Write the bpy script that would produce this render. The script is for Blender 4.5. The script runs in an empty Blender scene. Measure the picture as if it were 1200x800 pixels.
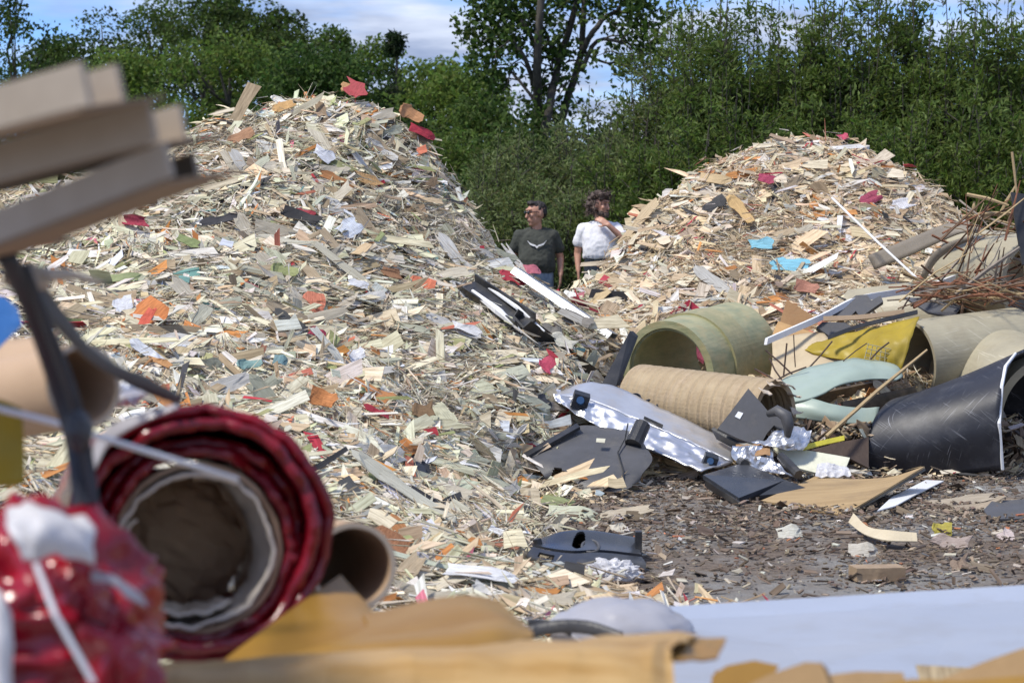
import bpy, math, random
import numpy as np
from mathutils import Vector, Matrix, noise as mnoise

# ------------------------------------------------------------------ camera, sky, sun, exposure
scn = bpy.context.scene
col = scn.collection
FPX, HOR, CAMZ = 2333.0, 257.0, 1.6
PITCH = math.atan((400 - HOR) / FPX)
cam_d = bpy.data.cameras.new('camera'); cam = bpy.data.objects.new('camera', cam_d); col.objects.link(cam)
cam.location = (0, 0, CAMZ); cam.rotation_euler = (math.pi / 2 - PITCH, 0, 0)
cam_d.sensor_width = 36; cam_d.lens = 36 * FPX / 1200; cam_d.clip_start = .1; cam_d.clip_end = 3000
cam_d.dof.use_dof = True; cam_d.dof.focus_distance = 13.0; cam_d.dof.aperture_fstop = 5.0
scn.camera = cam
SUN_EL, SUN_AZ = math.radians(58), math.radians(243)      # azimuth clockwise from +Y: high, on the left and a little behind the camera
wd = bpy.data.worlds.new('World'); scn.world = wd; wd.use_nodes = True
nt = wd.node_tree; N = nt.nodes; L = nt.links; N.clear()
wo = N.new('ShaderNodeOutputWorld'); bg = N.new('ShaderNodeBackground'); bg.inputs[1].default_value = .15
sky = N.new('ShaderNodeTexSky'); sky.sky_type = 'NISHITA'; sky.sun_disc = False
sky.sun_elevation = SUN_EL; sky.sun_rotation = SUN_AZ; sky.air_density = 1.0; sky.dust_density = .3; sky.ozone_density = 2.5
tc = N.new('ShaderNodeTexCoord'); sep = N.new('ShaderNodeSeparateXYZ'); L.new(tc.outputs['Generated'], sep.inputs[0])
za = N.new('ShaderNodeMath'); za.operation = 'ADD'; za.inputs[1].default_value = .10; L.new(sep.outputs[2], za.inputs[0])
zm = N.new('ShaderNodeMath'); zm.operation = 'MAXIMUM'; zm.inputs[1].default_value = .04; L.new(za.outputs[0], zm.inputs[0])
dx = N.new('ShaderNodeMath'); dx.operation = 'DIVIDE'; L.new(sep.outputs[0], dx.inputs[0]); L.new(zm.outputs[0], dx.inputs[1])
dy = N.new('ShaderNodeMath'); dy.operation = 'DIVIDE'; L.new(sep.outputs[1], dy.inputs[0]); L.new(zm.outputs[0], dy.inputs[1])
cmb = N.new('ShaderNodeCombineXYZ'); L.new(dx.outputs[0], cmb.inputs[0]); L.new(dy.outputs[0], cmb.inputs[1])
cn = N.new('ShaderNodeTexNoise'); cn.inputs['Scale'].default_value = .9; cn.inputs['Detail'].default_value = 7; cn.inputs['Roughness'].default_value = .56
cmap = N.new('ShaderNodeMapping'); cmap.inputs['Location'].default_value = (3.1, 1.7, 0); L.new(cmb.outputs[0], cmap.inputs[0]); L.new(cmap.outputs[0], cn.inputs[0])
cr = N.new('ShaderNodeValToRGB'); cr.color_ramp.elements[0].position = .38; cr.color_ramp.elements[1].position = .56; L.new(cn.outputs[0], cr.inputs[0])
cn2 = N.new('ShaderNodeTexNoise'); cn2.inputs['Scale'].default_value = 2.6; cn2.inputs['Detail'].default_value = 5; L.new(cmap.outputs[0], cn2.inputs[0])
cc = N.new('ShaderNodeValToRGB'); L.new(cn2.outputs[0], cc.inputs[0])
cc.color_ramp.elements[0].position = .36; cc.color_ramp.elements[0].color = (1.6, 2.0, 3.0, 1)
cc.color_ramp.elements[1].position = .66; cc.color_ramp.elements[1].color = (3.7, 4.1, 5.0, 1)
skm = N.new('ShaderNodeMix'); skm.data_type = 'RGBA'; skm.blend_type = 'MULTIPLY'; skm.inputs[0].default_value = 1
L.new(sky.outputs[0], skm.inputs[6]); skm.inputs[7].default_value = (.38, .55, .92, 1)
mx = N.new('ShaderNodeMix'); mx.data_type = 'RGBA'; L.new(cr.outputs[0], mx.inputs[0]); L.new(skm.outputs[2], mx.inputs[6]); L.new(cc.outputs[0], mx.inputs[7])
L.new(mx.outputs[2], bg.inputs[0]); L.new(bg.outputs[0], wo.inputs[0])
sd = bpy.data.lights.new('sun', 'SUN'); sun = bpy.data.objects.new('sun', sd); col.objects.link(sun)
sd.energy = 3.1; sd.angle = math.radians(9); sd.color = (1, .945, .85)
sdir = Vector((math.sin(SUN_AZ) * math.cos(SUN_EL), math.cos(SUN_AZ) * math.cos(SUN_EL), math.sin(SUN_EL)))
sun.rotation_euler = (-sdir).to_track_quat('-Z', 'Y').to_euler()
sun.location = (-8, -8, 20)
scn.view_settings.view_transform = 'Standard'; scn.view_settings.look = 'None'
scn.view_settings.exposure = 0.56; scn.view_settings.gamma = 1
scn.cycles.use_denoising = True; scn.cycles.max_bounces = 6; scn.cycles.transparent_max_bounces = 6

# ------------------------------------------------------------------ helpers
R = random.Random(7); rng = np.random.default_rng(7)
_f = Vector((0, math.cos(PITCH), -math.sin(PITCH))); _u = Vector((0, math.sin(PITCH), math.cos(PITCH)))
CAM = Vector((0, 0, CAMZ))
def ray(px, py): return _f + Vector((1, 0, 0)) * ((px - 600) / FPX) + _u * ((400 - py) / FPX)
def P(px, py, Y):                                   # the point at distance Y seen at photo pixel px, py
    d = ray(px, py); return CAM + d * (Y / d.y)
def Gd(px, py, z=0.0):                              # the point of level z seen there
    d = ray(px, py); return CAM + d * ((z - CAMZ) / d.z)
def onplane(px, py, p0, n):
    d = ray(px, py); return CAM + d * ((p0 - CAM).dot(n) / d.dot(n))
def fbm(v, o=4):
    return mnoise.fractal(v, 1.0, 2.0, o, noise_basis='PERLIN_ORIGINAL')

def thing(name, label, cat, loc, group=None):
    o = bpy.data.objects.new(name, None); col.objects.link(o); o.location = loc; o.empty_display_size = .1
    o['label'] = label; o['category'] = cat
    if group: o['group'] = group
    return o
def mk(name, V, F, m, label=None, cat=None, group=None, kind=None, parent=None, smooth=False, partlabel=None):
    V = [Vector(v) for v in V]
    n = len(V); o0 = Vector((sum(v.x for v in V) / n, sum(v.y for v in V) / n, min(v.z for v in V)))
    me = bpy.data.meshes.new(name); me.from_pydata([v - o0 for v in V], [], F); me.materials.append(m)
    me.validate(); me.update()
    if smooth: me.shade_smooth()
    else: me.shade_flat()
    o = bpy.data.objects.new(name, me); col.objects.link(o)
    if parent is not None:
        o.parent = parent; base = Vector((0, 0, 0)); q = parent
        while q is not None: base = base + q.location; q = q.parent
        o.location = o0 - base
        if partlabel: o['label'] = partlabel
    else:
        o.location = o0
        if label: o['label'] = label
        if cat: o['category'] = cat
        if group: o['group'] = group
    if kind: o['kind'] = kind
    return o
def npmesh(name, V, loops, starts, mats, attrs=None, uv=None, smooth=False):
    me = bpy.data.meshes.new(name)
    me.vertices.add(len(V)); me.vertices.foreach_set('co', np.asarray(V, np.float32).ravel())
    me.loops.add(len(loops)); me.loops.foreach_set('vertex_index', np.asarray(loops, np.int32))
    me.polygons.add(len(starts)); me.polygons.foreach_set('loop_start', np.asarray(starts, np.int32))
    me.update(calc_edges=True)
    if attrs is not None:
        a = me.attributes.new('Col', 'FLOAT_COLOR', 'POINT'); a.data.foreach_set('color', np.asarray(attrs, np.float32).ravel())
    if uv is not None:
        a = me.attributes.new('grain', 'FLOAT_VECTOR', 'POINT'); a.data.foreach_set('vector', np.asarray(uv, np.float32).ravel())
    me.materials.append(mats)
    if smooth: me.shade_smooth()
    else: me.shade_flat()
    return me
def link(name, me, parent=None, loc=(0, 0, 0), kind=None, label=None, cat=None, group=None):
    o = bpy.data.objects.new(name, me); col.objects.link(o); o.location = loc
    if parent is not None: o.parent = parent
    if kind: o['kind'] = kind
    if label: o['label'] = label
    if cat: o['category'] = cat
    if group: o['group'] = group
    return o

class MB:
    def __init__(s): s.V = []; s.F = []
    def add(s, V, F):
        k = len(s.V); s.V += [Vector(v) for v in V]; s.F += [tuple(i + k for i in f) for f in F]; return s
    def tube(s, path, rad, n=8):
        path = [Vector(p) for p in path]; m = len(path)
        if not isinstance(rad, (list, tuple)): rad = [rad] * m
        V = []; F = []; prev = None
        for i, p in enumerate(path):
            t = (path[min(i + 1, m - 1)] - path[max(i - 1, 0)]).normalized()
            a = prev if prev is not None else (Vector((0, 0, 1)) if abs(t.z) < .9 else Vector((1, 0, 0)))
            a = (a - t * a.dot(t)).normalized(); prev = a; b = t.cross(a)
            for k in range(n):
                w = 2 * math.pi * k / n; V.append(p + (a * math.cos(w) + b * math.sin(w)) * rad[i])
        for i in range(m - 1):
            for k in range(n):
                F.append((i * n + k, i * n + (k + 1) % n, (i + 1) * n + (k + 1) % n, (i + 1) * n + k))
        F.append(tuple(range(n - 1, -1, -1))); F.append(tuple((m - 1) * n + k for k in range(n)))
        return s.add(V, F)
    def prism(s, pts, off):
        pts = [Vector(p) for p in pts]; n = len(pts); off = Vector(off)
        V = pts + [p + off for p in pts]
        F = [tuple(range(n)), tuple(range(2 * n - 1, n - 1, -1))] + [(i, i + n, (i + 1) % n + n, (i + 1) % n) for i in range(n)]
        return s.add(V, F)
    def box(s, c, ux, uy, uz):                       # half vectors
        c = Vector(c); ux = Vector(ux); uy = Vector(uy); uz = Vector(uz)
        return s.prism([c - ux - uy - uz, c + ux - uy - uz, c + ux + uy - uz, c - ux + uy - uz], uz * 2)
    def sheet(s, rows, nu=24, nv=12, th=.006, disp=None, mask=None, close=False):
        rows = [[Vector(p) for p in r] for r in rows]
        def cr(ps, t):
            m = len(ps) - 1
            if m == 1: return ps[0].lerp(ps[1], t)
            x = min(max(t, 0), 1) * m; i = min(int(x), m - 1); f = x - i
            a = ps[i - 1] if i > 0 else ps[i] * 2 - ps[i + 1]; b, c = ps[i], ps[i + 1]
            d = ps[i + 2] if i + 2 <= m else ps[i + 1] * 2 - ps[i]
            return .5 * ((2 * b) + (c - a) * f + (2 * a - 5 * b + 4 * c - d) * f * f + (3 * b - a - 3 * c + d) * f ** 3)
        g = [[None] * (nu + 1) for _ in range(nv + 1)]
        for i in range(nu + 1):
            cps = [cr(r, i / nu) for r in rows]
            for j in range(nv + 1): g[j][i] = cr(cps, j / nv)
        nrm = [[None] * (nu + 1) for _ in range(nv + 1)]
        for j in range(nv + 1):
            for i in range(nu + 1):
                a = g[j][min(i + 1, nu)] - g[j][max(i - 1, 0)]; b = g[min(j + 1, nv)][i] - g[max(j - 1, 0)][i]
                n = a.cross(b); nrm[j][i] = n.normalized() if n.length > 1e-9 else Vector((0, 0, 1))
        V = []; W = nu + 1; H = nv + 1
        for j in range(H):
            for i in range(W):
                p = g[j][i]; n = nrm[j][i]
                if disp: p = p + n * disp(i / nu, j / nv, p)
                V.append(p)
        V2 = [V[k] - nrm[k // W][k % W] * th for k in range(W * H)]
        keep = [[(mask is None or mask((i + .5) / nu, (j + .5) / nv)) for i in range(nu)] for j in range(nv)]
        F = []; o = W * H
        def kp(i, j): return 0 <= i < nu and 0 <= j < nv and keep[j][i]
        for j in range(nv):
            for i in range(nu):
                if not keep[j][i]: continue
                a, b, c, d = j * W + i, j * W + i + 1, (j + 1) * W + i + 1, (j + 1) * W + i
                F.append((a, b, c, d)); F.append((d + o, c + o, b + o, a + o))
                if not kp(i, j - 1): F.append((b, a, a + o, b + o))
                if not kp(i, j + 1): F.append((d, c, c + o, d + o))
                if not kp(i - 1, j): F.append((a, d, d + o, a + o))
                if not kp(i + 1, j): F.append((c, b, b + o, c + o))
        return s.add(V + V2, F)
    def pipe(s, p0, p1, ro, ri, n=48, m=14, a0=0, a1=2 * math.pi, wob=None, bend=None, endf=None):
        """hollow pipe or open shell; wob(t, angle) scales the radius, bend(t) shifts the axis"""
        p0 = Vector(p0); p1 = Vector(p1); t = (p1 - p0).normalized()
        a = Vector((0, 0, 1)) - t * t.z; a.normalize(); b = t.cross(a)
        full = abs(a1 - a0 - 2 * math.pi) < 1e-6; k = n if full else n + 1
        ros = ro if isinstance(ro, tuple) else (ro, ro); ris = ri if isinstance(ri, tuple) else (ri, ri)
        V = []
        for side in (0, 1):
            for i in range(m + 1):
                f = i / m; r = (ros, ris)[side]; r = r[0] + (r[1] - r[0]) * f; c = p0.lerp(p1, f)
                if bend: c = c + bend(f)
                for q in range(k):
                    w = a0 + (a1 - a0) * q / n; s_ = wob(f, w) if wob else 1
                    V.append(c + (a * math.cos(w) + b * math.sin(w)) * r * s_ + (t * (endf(w) * (1 - f) ** 3) if endf else Vector()))
        F = []; o = (m + 1) * k
        for i in range(m):
            for q in range(k if full else k - 1):
                q2 = (q + 1) % k; A, B, C, D = i * k + q, i * k + q2, (i + 1) * k + q2, (i + 1) * k + q
                F.append((A, B, C, D)); F.append((D + o, C + o, B + o, A + o))
        for i in (0, m):
            for q in range(k if full else k - 1):
                q2 = (q + 1) % k; A, B = i * k + q, i * k + q2
                F.append((A, A + o, B + o, B) if i == 0 else (B, B + o, A + o, A))
        if not full:
            for i in range(m):
                for q in (0, k - 1):
                    A, B = i * k + q, (i + 1) * k + q
                    F.append((A, B, B + o, A + o) if q == 0 else (B, A, A + o, B + o))
        return s.add(V, F)
    def blob(s, c, rad, nu=28, nv=18, disp=None, rot=None):
        c = Vector(c); V = []; F = []
        for j in range(nv + 1):
            th = math.pi * j / nv
            for i in range(nu):
                ph = 2 * math.pi * i / nu
                d = Vector((math.sin(th) * math.cos(ph), math.sin(th) * math.sin(ph), math.cos(th)))
                k = 1 + (disp(d) if disp else 0); p = Vector((d.x * rad[0], d.y * rad[1], d.z * rad[2])) * k
                if rot: p = rot @ p
                V.append(c + p)
        for j in range(nv):
            for i in range(nu):
                i2 = (i + 1) % nu; F.append((j * nu + i, (j + 1) * nu + i, (j + 1) * nu + i2, j * nu + i2))
        return s.add(V, F)
    def profile(s, p0, p1, prof, up=(0, 0, 1)):      # closed 2-D outline swept from p0 to p1
        p0 = Vector(p0); p1 = Vector(p1); t = (p1 - p0).normalized(); up = Vector(up); b = up - t * up.dot(t); b.normalize(); a = t.cross(b)
        return s.prism([p0 + a * x + b * y for x, y in prof], p1 - p0)
    def obj(s, name, m, **k): return mk(name, s.V, s.F, m, **k)

def pxprism(pts, p0, n, th):                        # outline of photo pixels laid on the plane p0, n; thickness th away from the viewer
    n = Vector(n).normalized(); q = [onplane(x, y, p0, n) for x, y in pts]
    s = -1 if n.dot(CAM - p0) > 0 else 1
    return MB().prism(q, n * (s * th))

# ------------------------------------------------------------------ materials
def mat(name, c1, c2=None, sc=6, rough=.6, bump=.25, bsc=40, metal=0, spec=.5, dirt=0, dcol=(.16, .12, .08), stretch=(1, 1, 1), coat=0, trans=0, scratch=0, scol=(.6, .6, .6), lo=.35, hi=.65, rv=.15):
    m = bpy.data.materials.new(name); m.use_nodes = True; t = m.node_tree; n = t.nodes; l = t.links
    b = n['Principled BSDF']; b.inputs['Roughness'].default_value = rough; b.inputs['Metallic'].default_value = metal
    b.inputs['Specular IOR Level'].default_value = spec; b.inputs['Coat Weight'].default_value = coat; b.inputs['Coat Roughness'].default_value = .12
    c2 = c2 or tuple(x * .7 for x in c1)
    tc = n.new('ShaderNodeTexCoord'); mp = n.new('ShaderNodeMapping'); mp.inputs['Scale'].default_value = stretch; l.new(tc.outputs['Object'], mp.inputs[0])
    n1 = n.new('ShaderNodeTexNoise'); n1.inputs['Scale'].default_value = sc; n1.inputs['Detail'].default_value = 7; n1.inputs['Roughness'].default_value = .6; l.new(mp.outputs[0], n1.inputs[0])
    r1 = n.new('ShaderNodeValToRGB'); r1.color_ramp.elements[0].position = lo; r1.color_ramp.elements[1].position = hi
    r1.color_ramp.elements[0].color = (*c1, 1); r1.color_ramp.elements[1].color = (*c2, 1); l.new(n1.outputs[0], r1.inputs[0])
    out = r1.outputs[0]
    def mix(fac, a, colr):
        x = n.new('ShaderNodeMix'); x.data_type = 'RGBA'; l.new(fac, x.inputs[0]); l.new(a, x.inputs[6]); x.inputs[7].default_value = (*colr, 1); return x.outputs[2]
    if dirt:
        n2 = n.new('ShaderNodeTexNoise'); n2.inputs['Scale'].default_value = sc * .7 + 2; n2.inputs['Detail'].default_value = 9; n2.inputs['Roughness'].default_value = .7; l.new(tc.outputs['Object'], n2.inputs[0])
        r2 = n.new('ShaderNodeValToRGB'); r2.color_ramp.elements[0].position = .5; r2.color_ramp.elements[1].position = .78
        r2.color_ramp.elements[1].color = (dirt, dirt, dirt, 1); l.new(n2.outputs[0], r2.inputs[0]); out = mix(r2.outputs[0], out, dcol)
    if scratch:
        for k in range(3):
            v = n.new('ShaderNodeTexNoise'); v.inputs['Scale'].default_value = 1; v.inputs['Detail'].default_value = 2
            mp2 = n.new('ShaderNodeMapping'); mp1 = n.new('ShaderNodeMapping'); mp1.inputs['Rotation'].default_value = (.5 + k * 1.9, .9 - k * .7, .4 + 1.3 * k); l.new(tc.outputs['Object'], mp1.inputs[0]); mp2.inputs['Scale'].default_value = (3, 4, 120) if k else (120, 5, 3)
            l.new(mp1.outputs[0], mp2.inputs[0]); l.new(mp2.outputs[0], v.inputs[0])
            r3 = n.new('ShaderNodeValToRGB'); r3.color_ramp.elements[0].position = .65; r3.color_ramp.elements[1].position = .71
            r3.color_ramp.elements[1].color = (scratch, scratch, scratch, 1); l.new(v.outputs[0], r3.inputs[0])
            nm_ = n.new('ShaderNodeTexNoise'); nm_.inputs['Scale'].default_value = 3.5; nm_.inputs['Detail'].default_value = 3; l.new(mp1.outputs[0], nm_.inputs[0]); rm = n.new('ShaderNodeValToRGB'); rm.color_ramp.elements[0].position = .45; rm.color_ramp.elements[1].position = .6; l.new(nm_.outputs[0], rm.inputs[0])
            mm = n.new('ShaderNodeMath'); mm.operation = 'MULTIPLY'; l.new(r3.outputs[0], mm.inputs[0]); l.new(rm.outputs[0], mm.inputs[1]); out = mix(mm.outputs[0], out, scol)
    l.new(out, b.inputs['Base Color'])
    n3 = n.new('ShaderNodeTexNoise'); n3.inputs['Scale'].default_value = bsc; n3.inputs['Detail'].default_value = 5; l.new(mp.outputs[0], n3.inputs[0])
    mr = n.new('ShaderNodeMapRange'); mr.inputs['To Min'].default_value = max(.03, rough - rv); mr.inputs['To Max'].default_value = min(1, rough + rv); l.new(n1.outputs[0], mr.inputs[0]); l.new(mr.outputs[0], b.inputs['Roughness'])
    if bump:
        bp = n.new('ShaderNodeBump'); bp.inputs['Strength'].default_value = bump; bp.inputs['Distance'].default_value = .01; l.new(n3.outputs[0], bp.inputs['Height']); l.new(bp.outputs[0], b.inputs['Normal'])
    if trans:
        tr = n.new('ShaderNodeBsdfTranslucent'); l.new(out, tr.inputs[0]); ms = n.new('ShaderNodeMixShader'); ms.inputs[0].default_value = trans
        o = n['Material Output']; l.new(b.outputs[0], ms.inputs[1]); l.new(tr.outputs[0], ms.inputs[2]); l.new(ms.outputs[0], o.inputs[0])
    return m
def attr_mat(name, source, rough=.7, trans=0, streak=True, spec=.35):
    """colour from a mesh attribute (Col) or from the object's own colour, with fibre streaks along the piece"""
    m = bpy.data.materials.new(name); m.use_nodes = True; t = m.node_tree; n = t.nodes; l = t.links
    b = n['Principled BSDF']; b.inputs['Roughness'].default_value = rough; b.inputs['Specular IOR Level'].default_value = spec
    if source == 'object':
        oi = n.new('ShaderNodeObjectInfo'); c = oi.outputs['Color']
        tc = n.new('ShaderNodeTexCoord'); va = n.new('ShaderNodeVectorMath'); va.operation = 'ADD'
        cx = n.new('ShaderNodeMath'); cx.operation = 'MULTIPLY'; cx.inputs[1].default_value = 37; l.new(oi.outputs['Random'], cx.inputs[0])
        l.new(tc.outputs['Object'], va.inputs[0]); l.new(cx.outputs[0], va.inputs[1]); vec = va.outputs[0]; k = 1.0
    else:
        at = n.new('ShaderNodeAttribute'); at.attribute_name = 'Col'; c = at.outputs['Color']
        ag = n.new('ShaderNodeAttribute'); ag.attribute_name = 'grain'; vec = ag.outputs['Vector']; k = 1.0
    if streak:
        mp = n.new('ShaderNodeMapping'); mp.inputs['Scale'].default_value = (7, 70, 30) if source != 'object' else (3, 26, 8); l.new(vec, mp.inputs[0])
        n1 = n.new('ShaderNodeTexNoise'); n1.inputs['Scale'].default_value = 1.0; n1.inputs['Detail'].default_value = 5; n1.inputs['Roughness'].default_value = .65; l.new(mp.outputs[0], n1.inputs[0])
        r1 = n.new('ShaderNodeValToRGB'); r1.color_ramp.elements[0].position = .28; r1.color_ramp.elements[0].color = (.50, .46, .40, 1); r1.color_ramp.elements[1].position = .62; r1.color_ramp.elements[1].color = (1.08, 1.08, 1.08, 1); l.new(n1.outputs[0], r1.inputs[0])
        x = n.new('ShaderNodeMix'); x.data_type = 'RGBA'; x.blend_type = 'MULTIPLY'; x.inputs[0].default_value = 1; l.new(c, x.inputs[6]); l.new(r1.outputs[0], x.inputs[7]); c = x.outputs[2]
        bp = n.new('ShaderNodeBump'); bp.inputs['Strength'].default_value = .35; bp.inputs['Distance'].default_value = .004; l.new(n1.outputs[0], bp.inputs['Height']); l.new(bp.outputs[0], b.inputs['Normal'])
    l.new(c, b.inputs['Base Color'])
    if trans:
        tr = n.new('ShaderNodeBsdfTranslucent'); l.new(c, tr.inputs[0]); ms = n.new('ShaderNodeMixShader'); ms.inputs[0].default_value = trans
        o = n['Material Output']; l.new(b.outputs[0], ms.inputs[1]); l.new(tr.outputs[0], ms.inputs[2]); l.new(ms.outputs[0], o.inputs[0])
    return m
MT = {}
MT['shard'] = attr_mat('shredded_composite', 'attr')
MT['piece'] = attr_mat('composite_piece', 'object')
MT['leaf'] = attr_mat('leaf', 'attr', rough=.6, trans=.5, streak=False, spec=.25)
MT['bark'] = mat('bark', (.085, .075, .06), (.035, .03, .024), sc=14, rough=.9, bump=.8, bsc=30, stretch=(1, 1, .25))
MT['soilcore'] = mat('shredded_fines', (.46, .41, .31), (.20, .17, .12), sc=22, rough=.9, bump=1, bsc=60)
MT['black'] = mat('black_plastic', (.018, .019, .021), (.035, .035, .037), sc=5, rough=.42, bump=.12, bsc=90, dirt=.55, dcol=(.13, .12, .10))
MT['gloss'] = mat('glossy_black_plastic', (.03, .034, .042), (.045, .05, .06), sc=4, rough=.28, bump=.05, bsc=60, dirt=.35, dcol=(.14, .13, .12))
MT['dgrey'] = mat('dark_grey_plastic', (.085, .085, .09), (.06, .06, .063), sc=5, rough=.55, bump=.15, bsc=160, dirt=.4, dcol=(.2, .18, .15))
MT['white'] = mat('white_plastic', (.78, .79, .80), (.68, .69, .70), sc=4, rough=.4, bump=.05, dirt=.45, dcol=(.4, .36, .3))
MT['card'] = mat('cardboard', (.40, .29, .19), (.33, .235, .15), sc=5, rough=.85, bump=.12, bsc=120, dirt=.25, dcol=(.22, .16, .10))
MT['paper'] = mat('pale_grey_board', (.55, .50, .44), (.46, .41, .35), sc=6, rough=.85, bump=.15, bsc=80, dirt=.3, dcol=(.25, .2, .15))
# ------------------------------------------------------------------ ground
def ground_mat():
    m = bpy.data.materials.new('dirty_asphalt_and_soil'); m.use_nodes = True; t = m.node_tree; n = t.nodes; l = t.links; b = n['Principled BSDF']; b.inputs['Roughness'].default_value = .93
    tc = n.new('ShaderNodeTexCoord')
    def ns(sc, det=8, ro=.62):
        x = n.new('ShaderNodeTexNoise'); x.inputs['Scale'].default_value = sc; x.inputs['Detail'].default_value = det; x.inputs['Roughness'].default_value = ro; l.new(tc.outputs['Object'], x.inputs[0]); return x.outputs[0]
    def ramp(i, a, ca, c, cb):
        r = n.new('ShaderNodeValToRGB'); r.color_ramp.elements[0].position = a; r.color_ramp.elements[0].color = (*ca, 1); r.color_ramp.elements[1].position = c; r.color_ramp.elements[1].color = (*cb, 1); l.new(i, r.inputs[0]); return r.outputs[0]
    def mx(f, a, c, bl='MIX'):
        x = n.new('ShaderNodeMix'); x.data_type = 'RGBA'; x.blend_type = bl; l.new(f, x.inputs[0]) if not isinstance(f, (int, float)) else setattr(x.inputs[0], 'default_value', f); l.new(a, x.inputs[6]); l.new(c, x.inputs[7]); return x.outputs[2]
    asph = ramp(ns(90, 4), .3, (.17, .165, .155), .72, (.33, .32, .30))
    soil = ramp(ns(30, 8), .3, (.085, .063, .046), .75, (.24, .185, .14))
    c = mx(ramp(ns(.9, 7, .68), .40, (0, 0, 0), .56, (1, 1, 1)), asph, soil)
    c = mx(ramp(ns(160, 3), .62, (0, 0, 0), .7, (.55, .55, .55)), c, ramp(ns(40), .3, (.32, .28, .22), .7, (.24, .2, .15)))
    # grass soil beyond the yard
    sp = n.new('ShaderNodeSeparateXYZ'); l.new(tc.outputs['Object'], sp.inputs[0])
    mr = n.new('ShaderNodeMapRange'); mr.inputs['From Min'].default_value = 19.5; mr.inputs['From Max'].default_value = 21; l.new(sp.outputs[1], mr.inputs[0])
    c = mx(mr.outputs[0], c, ramp(ns(6), .3, (.05, .08, .02), .7, (.09, .12, .035)))
    l.new(c, b.inputs['Base Color'])
    bp = n.new('ShaderNodeBump'); bp.inputs['Strength'].default_value = .9; bp.inputs['Distance'].default_value = .02; l.new(ns(55, 8, .7), bp.inputs['Height']); l.new(bp.outputs[0], b.inputs['Normal'])
    return m
MT['ground'] = ground_mat()
gv = []; gf = []
gxs = [-900, -300, -80, -30] + [x * .5 for x in range(-28, 29)] + [30, 80, 300, 900]
gys = [-60, -10] + [y * .5 for y in range(0, 60)] + [34, 45, 70, 120, 300, 900, 2500]
for y in gys:
    for x in gxs:
        gv.append((x, y, .02 * fbm(Vector((x * .6, y * .6, 0))) - .01 if abs(x) < 14 and 0 <= y < 30 else 0))
W = len(gxs)
for j in range(len(gys) - 1):
    for i in range(W - 1): gf.append((j * W + i, j * W + i + 1, (j + 1) * W + i + 1, (j + 1) * W + i))
me = bpy.data.meshes.new('ground'); me.from_pydata(gv, [], gf); me.materials.append(MT['ground']); me.shade_smooth()
g = bpy.data.objects.new('ground', me); col.objects.link(g); g['kind'] = 'structure'

# ------------------------------------------------------------------ the shape of the debris piles: heights fitted through surveyed points
ctl = []
def c_(px, py, Y): ctl.append(tuple(P(px, py, Y)))
LC = [(-120, 262), (20, 250), (120, 222), (180, 186), (240, 148), (290, 131), (330, 123), (400, 119), (425, 120), (447, 133), (482, 165), (520, 214), (560, 277), (592, 315)]
for x, y in LC:
    c_(x, y, 15.5); q = P(x, y, 15.5)
    ctl.append((q.x, 16.4, q.z - .45)); ctl.append((q.x, 17.6, max(.2, q.z - 1.4))); ctl.append((q.x, 19.3, -.1))
for a in [(470, 250, 14.9), (300, 200, 14.7), (400, 190, 14.9), (250, 300, 13.2), (400, 300, 13.6), (100, 300, 13), (-20, 300, 12.8), (-150, 300, 13), (550, 350, 13.9), (480, 400, 12.6), (300, 400, 11.4),
          (600, 450, 12.3), (480, 500, 11.0), (560, 560, 10.9), (400, 500, 10.4), (330, 480, 10.0), (200, 420, 10.6), (100, 420, 10.2), (0, 420, 10.0), (-150, 400, 10.5), (400, 600, 8.7), (480, 600, 9.5), (520, 640, 9.0), (450, 685, 7.7),
          (300, 600, 7.9), (560, 690, 7.6), (340, 700, 6.8), (150, 600, 7.2), (0, 550, 7.5), (620, 590, 11.1), (640, 368, 14.6), (665, 370, 14.8), (690, 360, 15), (650, 375, 15.8), (620, 350, 15.2), (660, 420, 13.2), (680, 500, 12.5), (620, 530, 11.9), (720, 560, 12.2), (650, 690, 8.0), (700, 700, 8.0)]: c_(*a)
RC = [(700, 330, 16.5), (737, 283, 17), (762, 243, 17.5), (800, 222, 17.7), (830, 203, 17.8), (870, 190, 18), (930, 174, 18), (965, 165, 18), (1000, 166, 18), (1050, 188, 18), (1098, 224, 18), (1118, 280, 18), (1170, 335, 18)]
for x, y, Y in RC:
    c_(x, y, Y); q = P(x, y, Y)
    if x > 720: ctl.append((q.x, Y + .9, q.z - .5)); ctl.append((q.x, Y + 2.2, max(.0, q.z - 1.6)))
    ctl.append((q.x, 21.2, -.2))
for a in [(900, 260, 17), (980, 240, 17.2), (850, 330, 15.7), (1000, 300, 16.3), (1080, 300, 16.6), (740, 380, 14.5), (800, 330, 15.6), (900, 370, 15), (1000, 380, 14.8), (1100, 400, 14.3), (1050, 440, 13.8), (880, 500, 13), (1000, 510, 13.1), (1100, 520, 13.1), (780, 520, 12.9), (720, 490, 13.1), (1200, 420, 14.3), (1200, 340, 15.6), (1300, 420, 14.5)]: c_(*a)
for x, y in [(.2, 10.3), (1, 11.3), (2, 11.9), (3, 12.1), (4, 12.3), (.8, 9.8), (2, 10.5), (3.5, 10.5), (6, 11), (.6, 8.6), (2, 8.6), (4, 8.6), (.6, 6.6), (2.5, 6.6), (5, 6), (-1, 5.3), (-3, 5.0), (-6, 5), (7, 15), (8, 18), (7, 21.5), (3, 21.5), (0, 18.6), (0, 21), (-4, 21), (-8, 21), (0, 23), (5, 23), (-8, 6)]:
    ctl.append((x, y, -.06 if y < 20 else -.25))
C = np.array(ctl); kxy = C[:, :2]; kz = C[:, 2]
D = np.linalg.norm(kxy[:, None] - kxy[None], axis=2)
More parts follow.
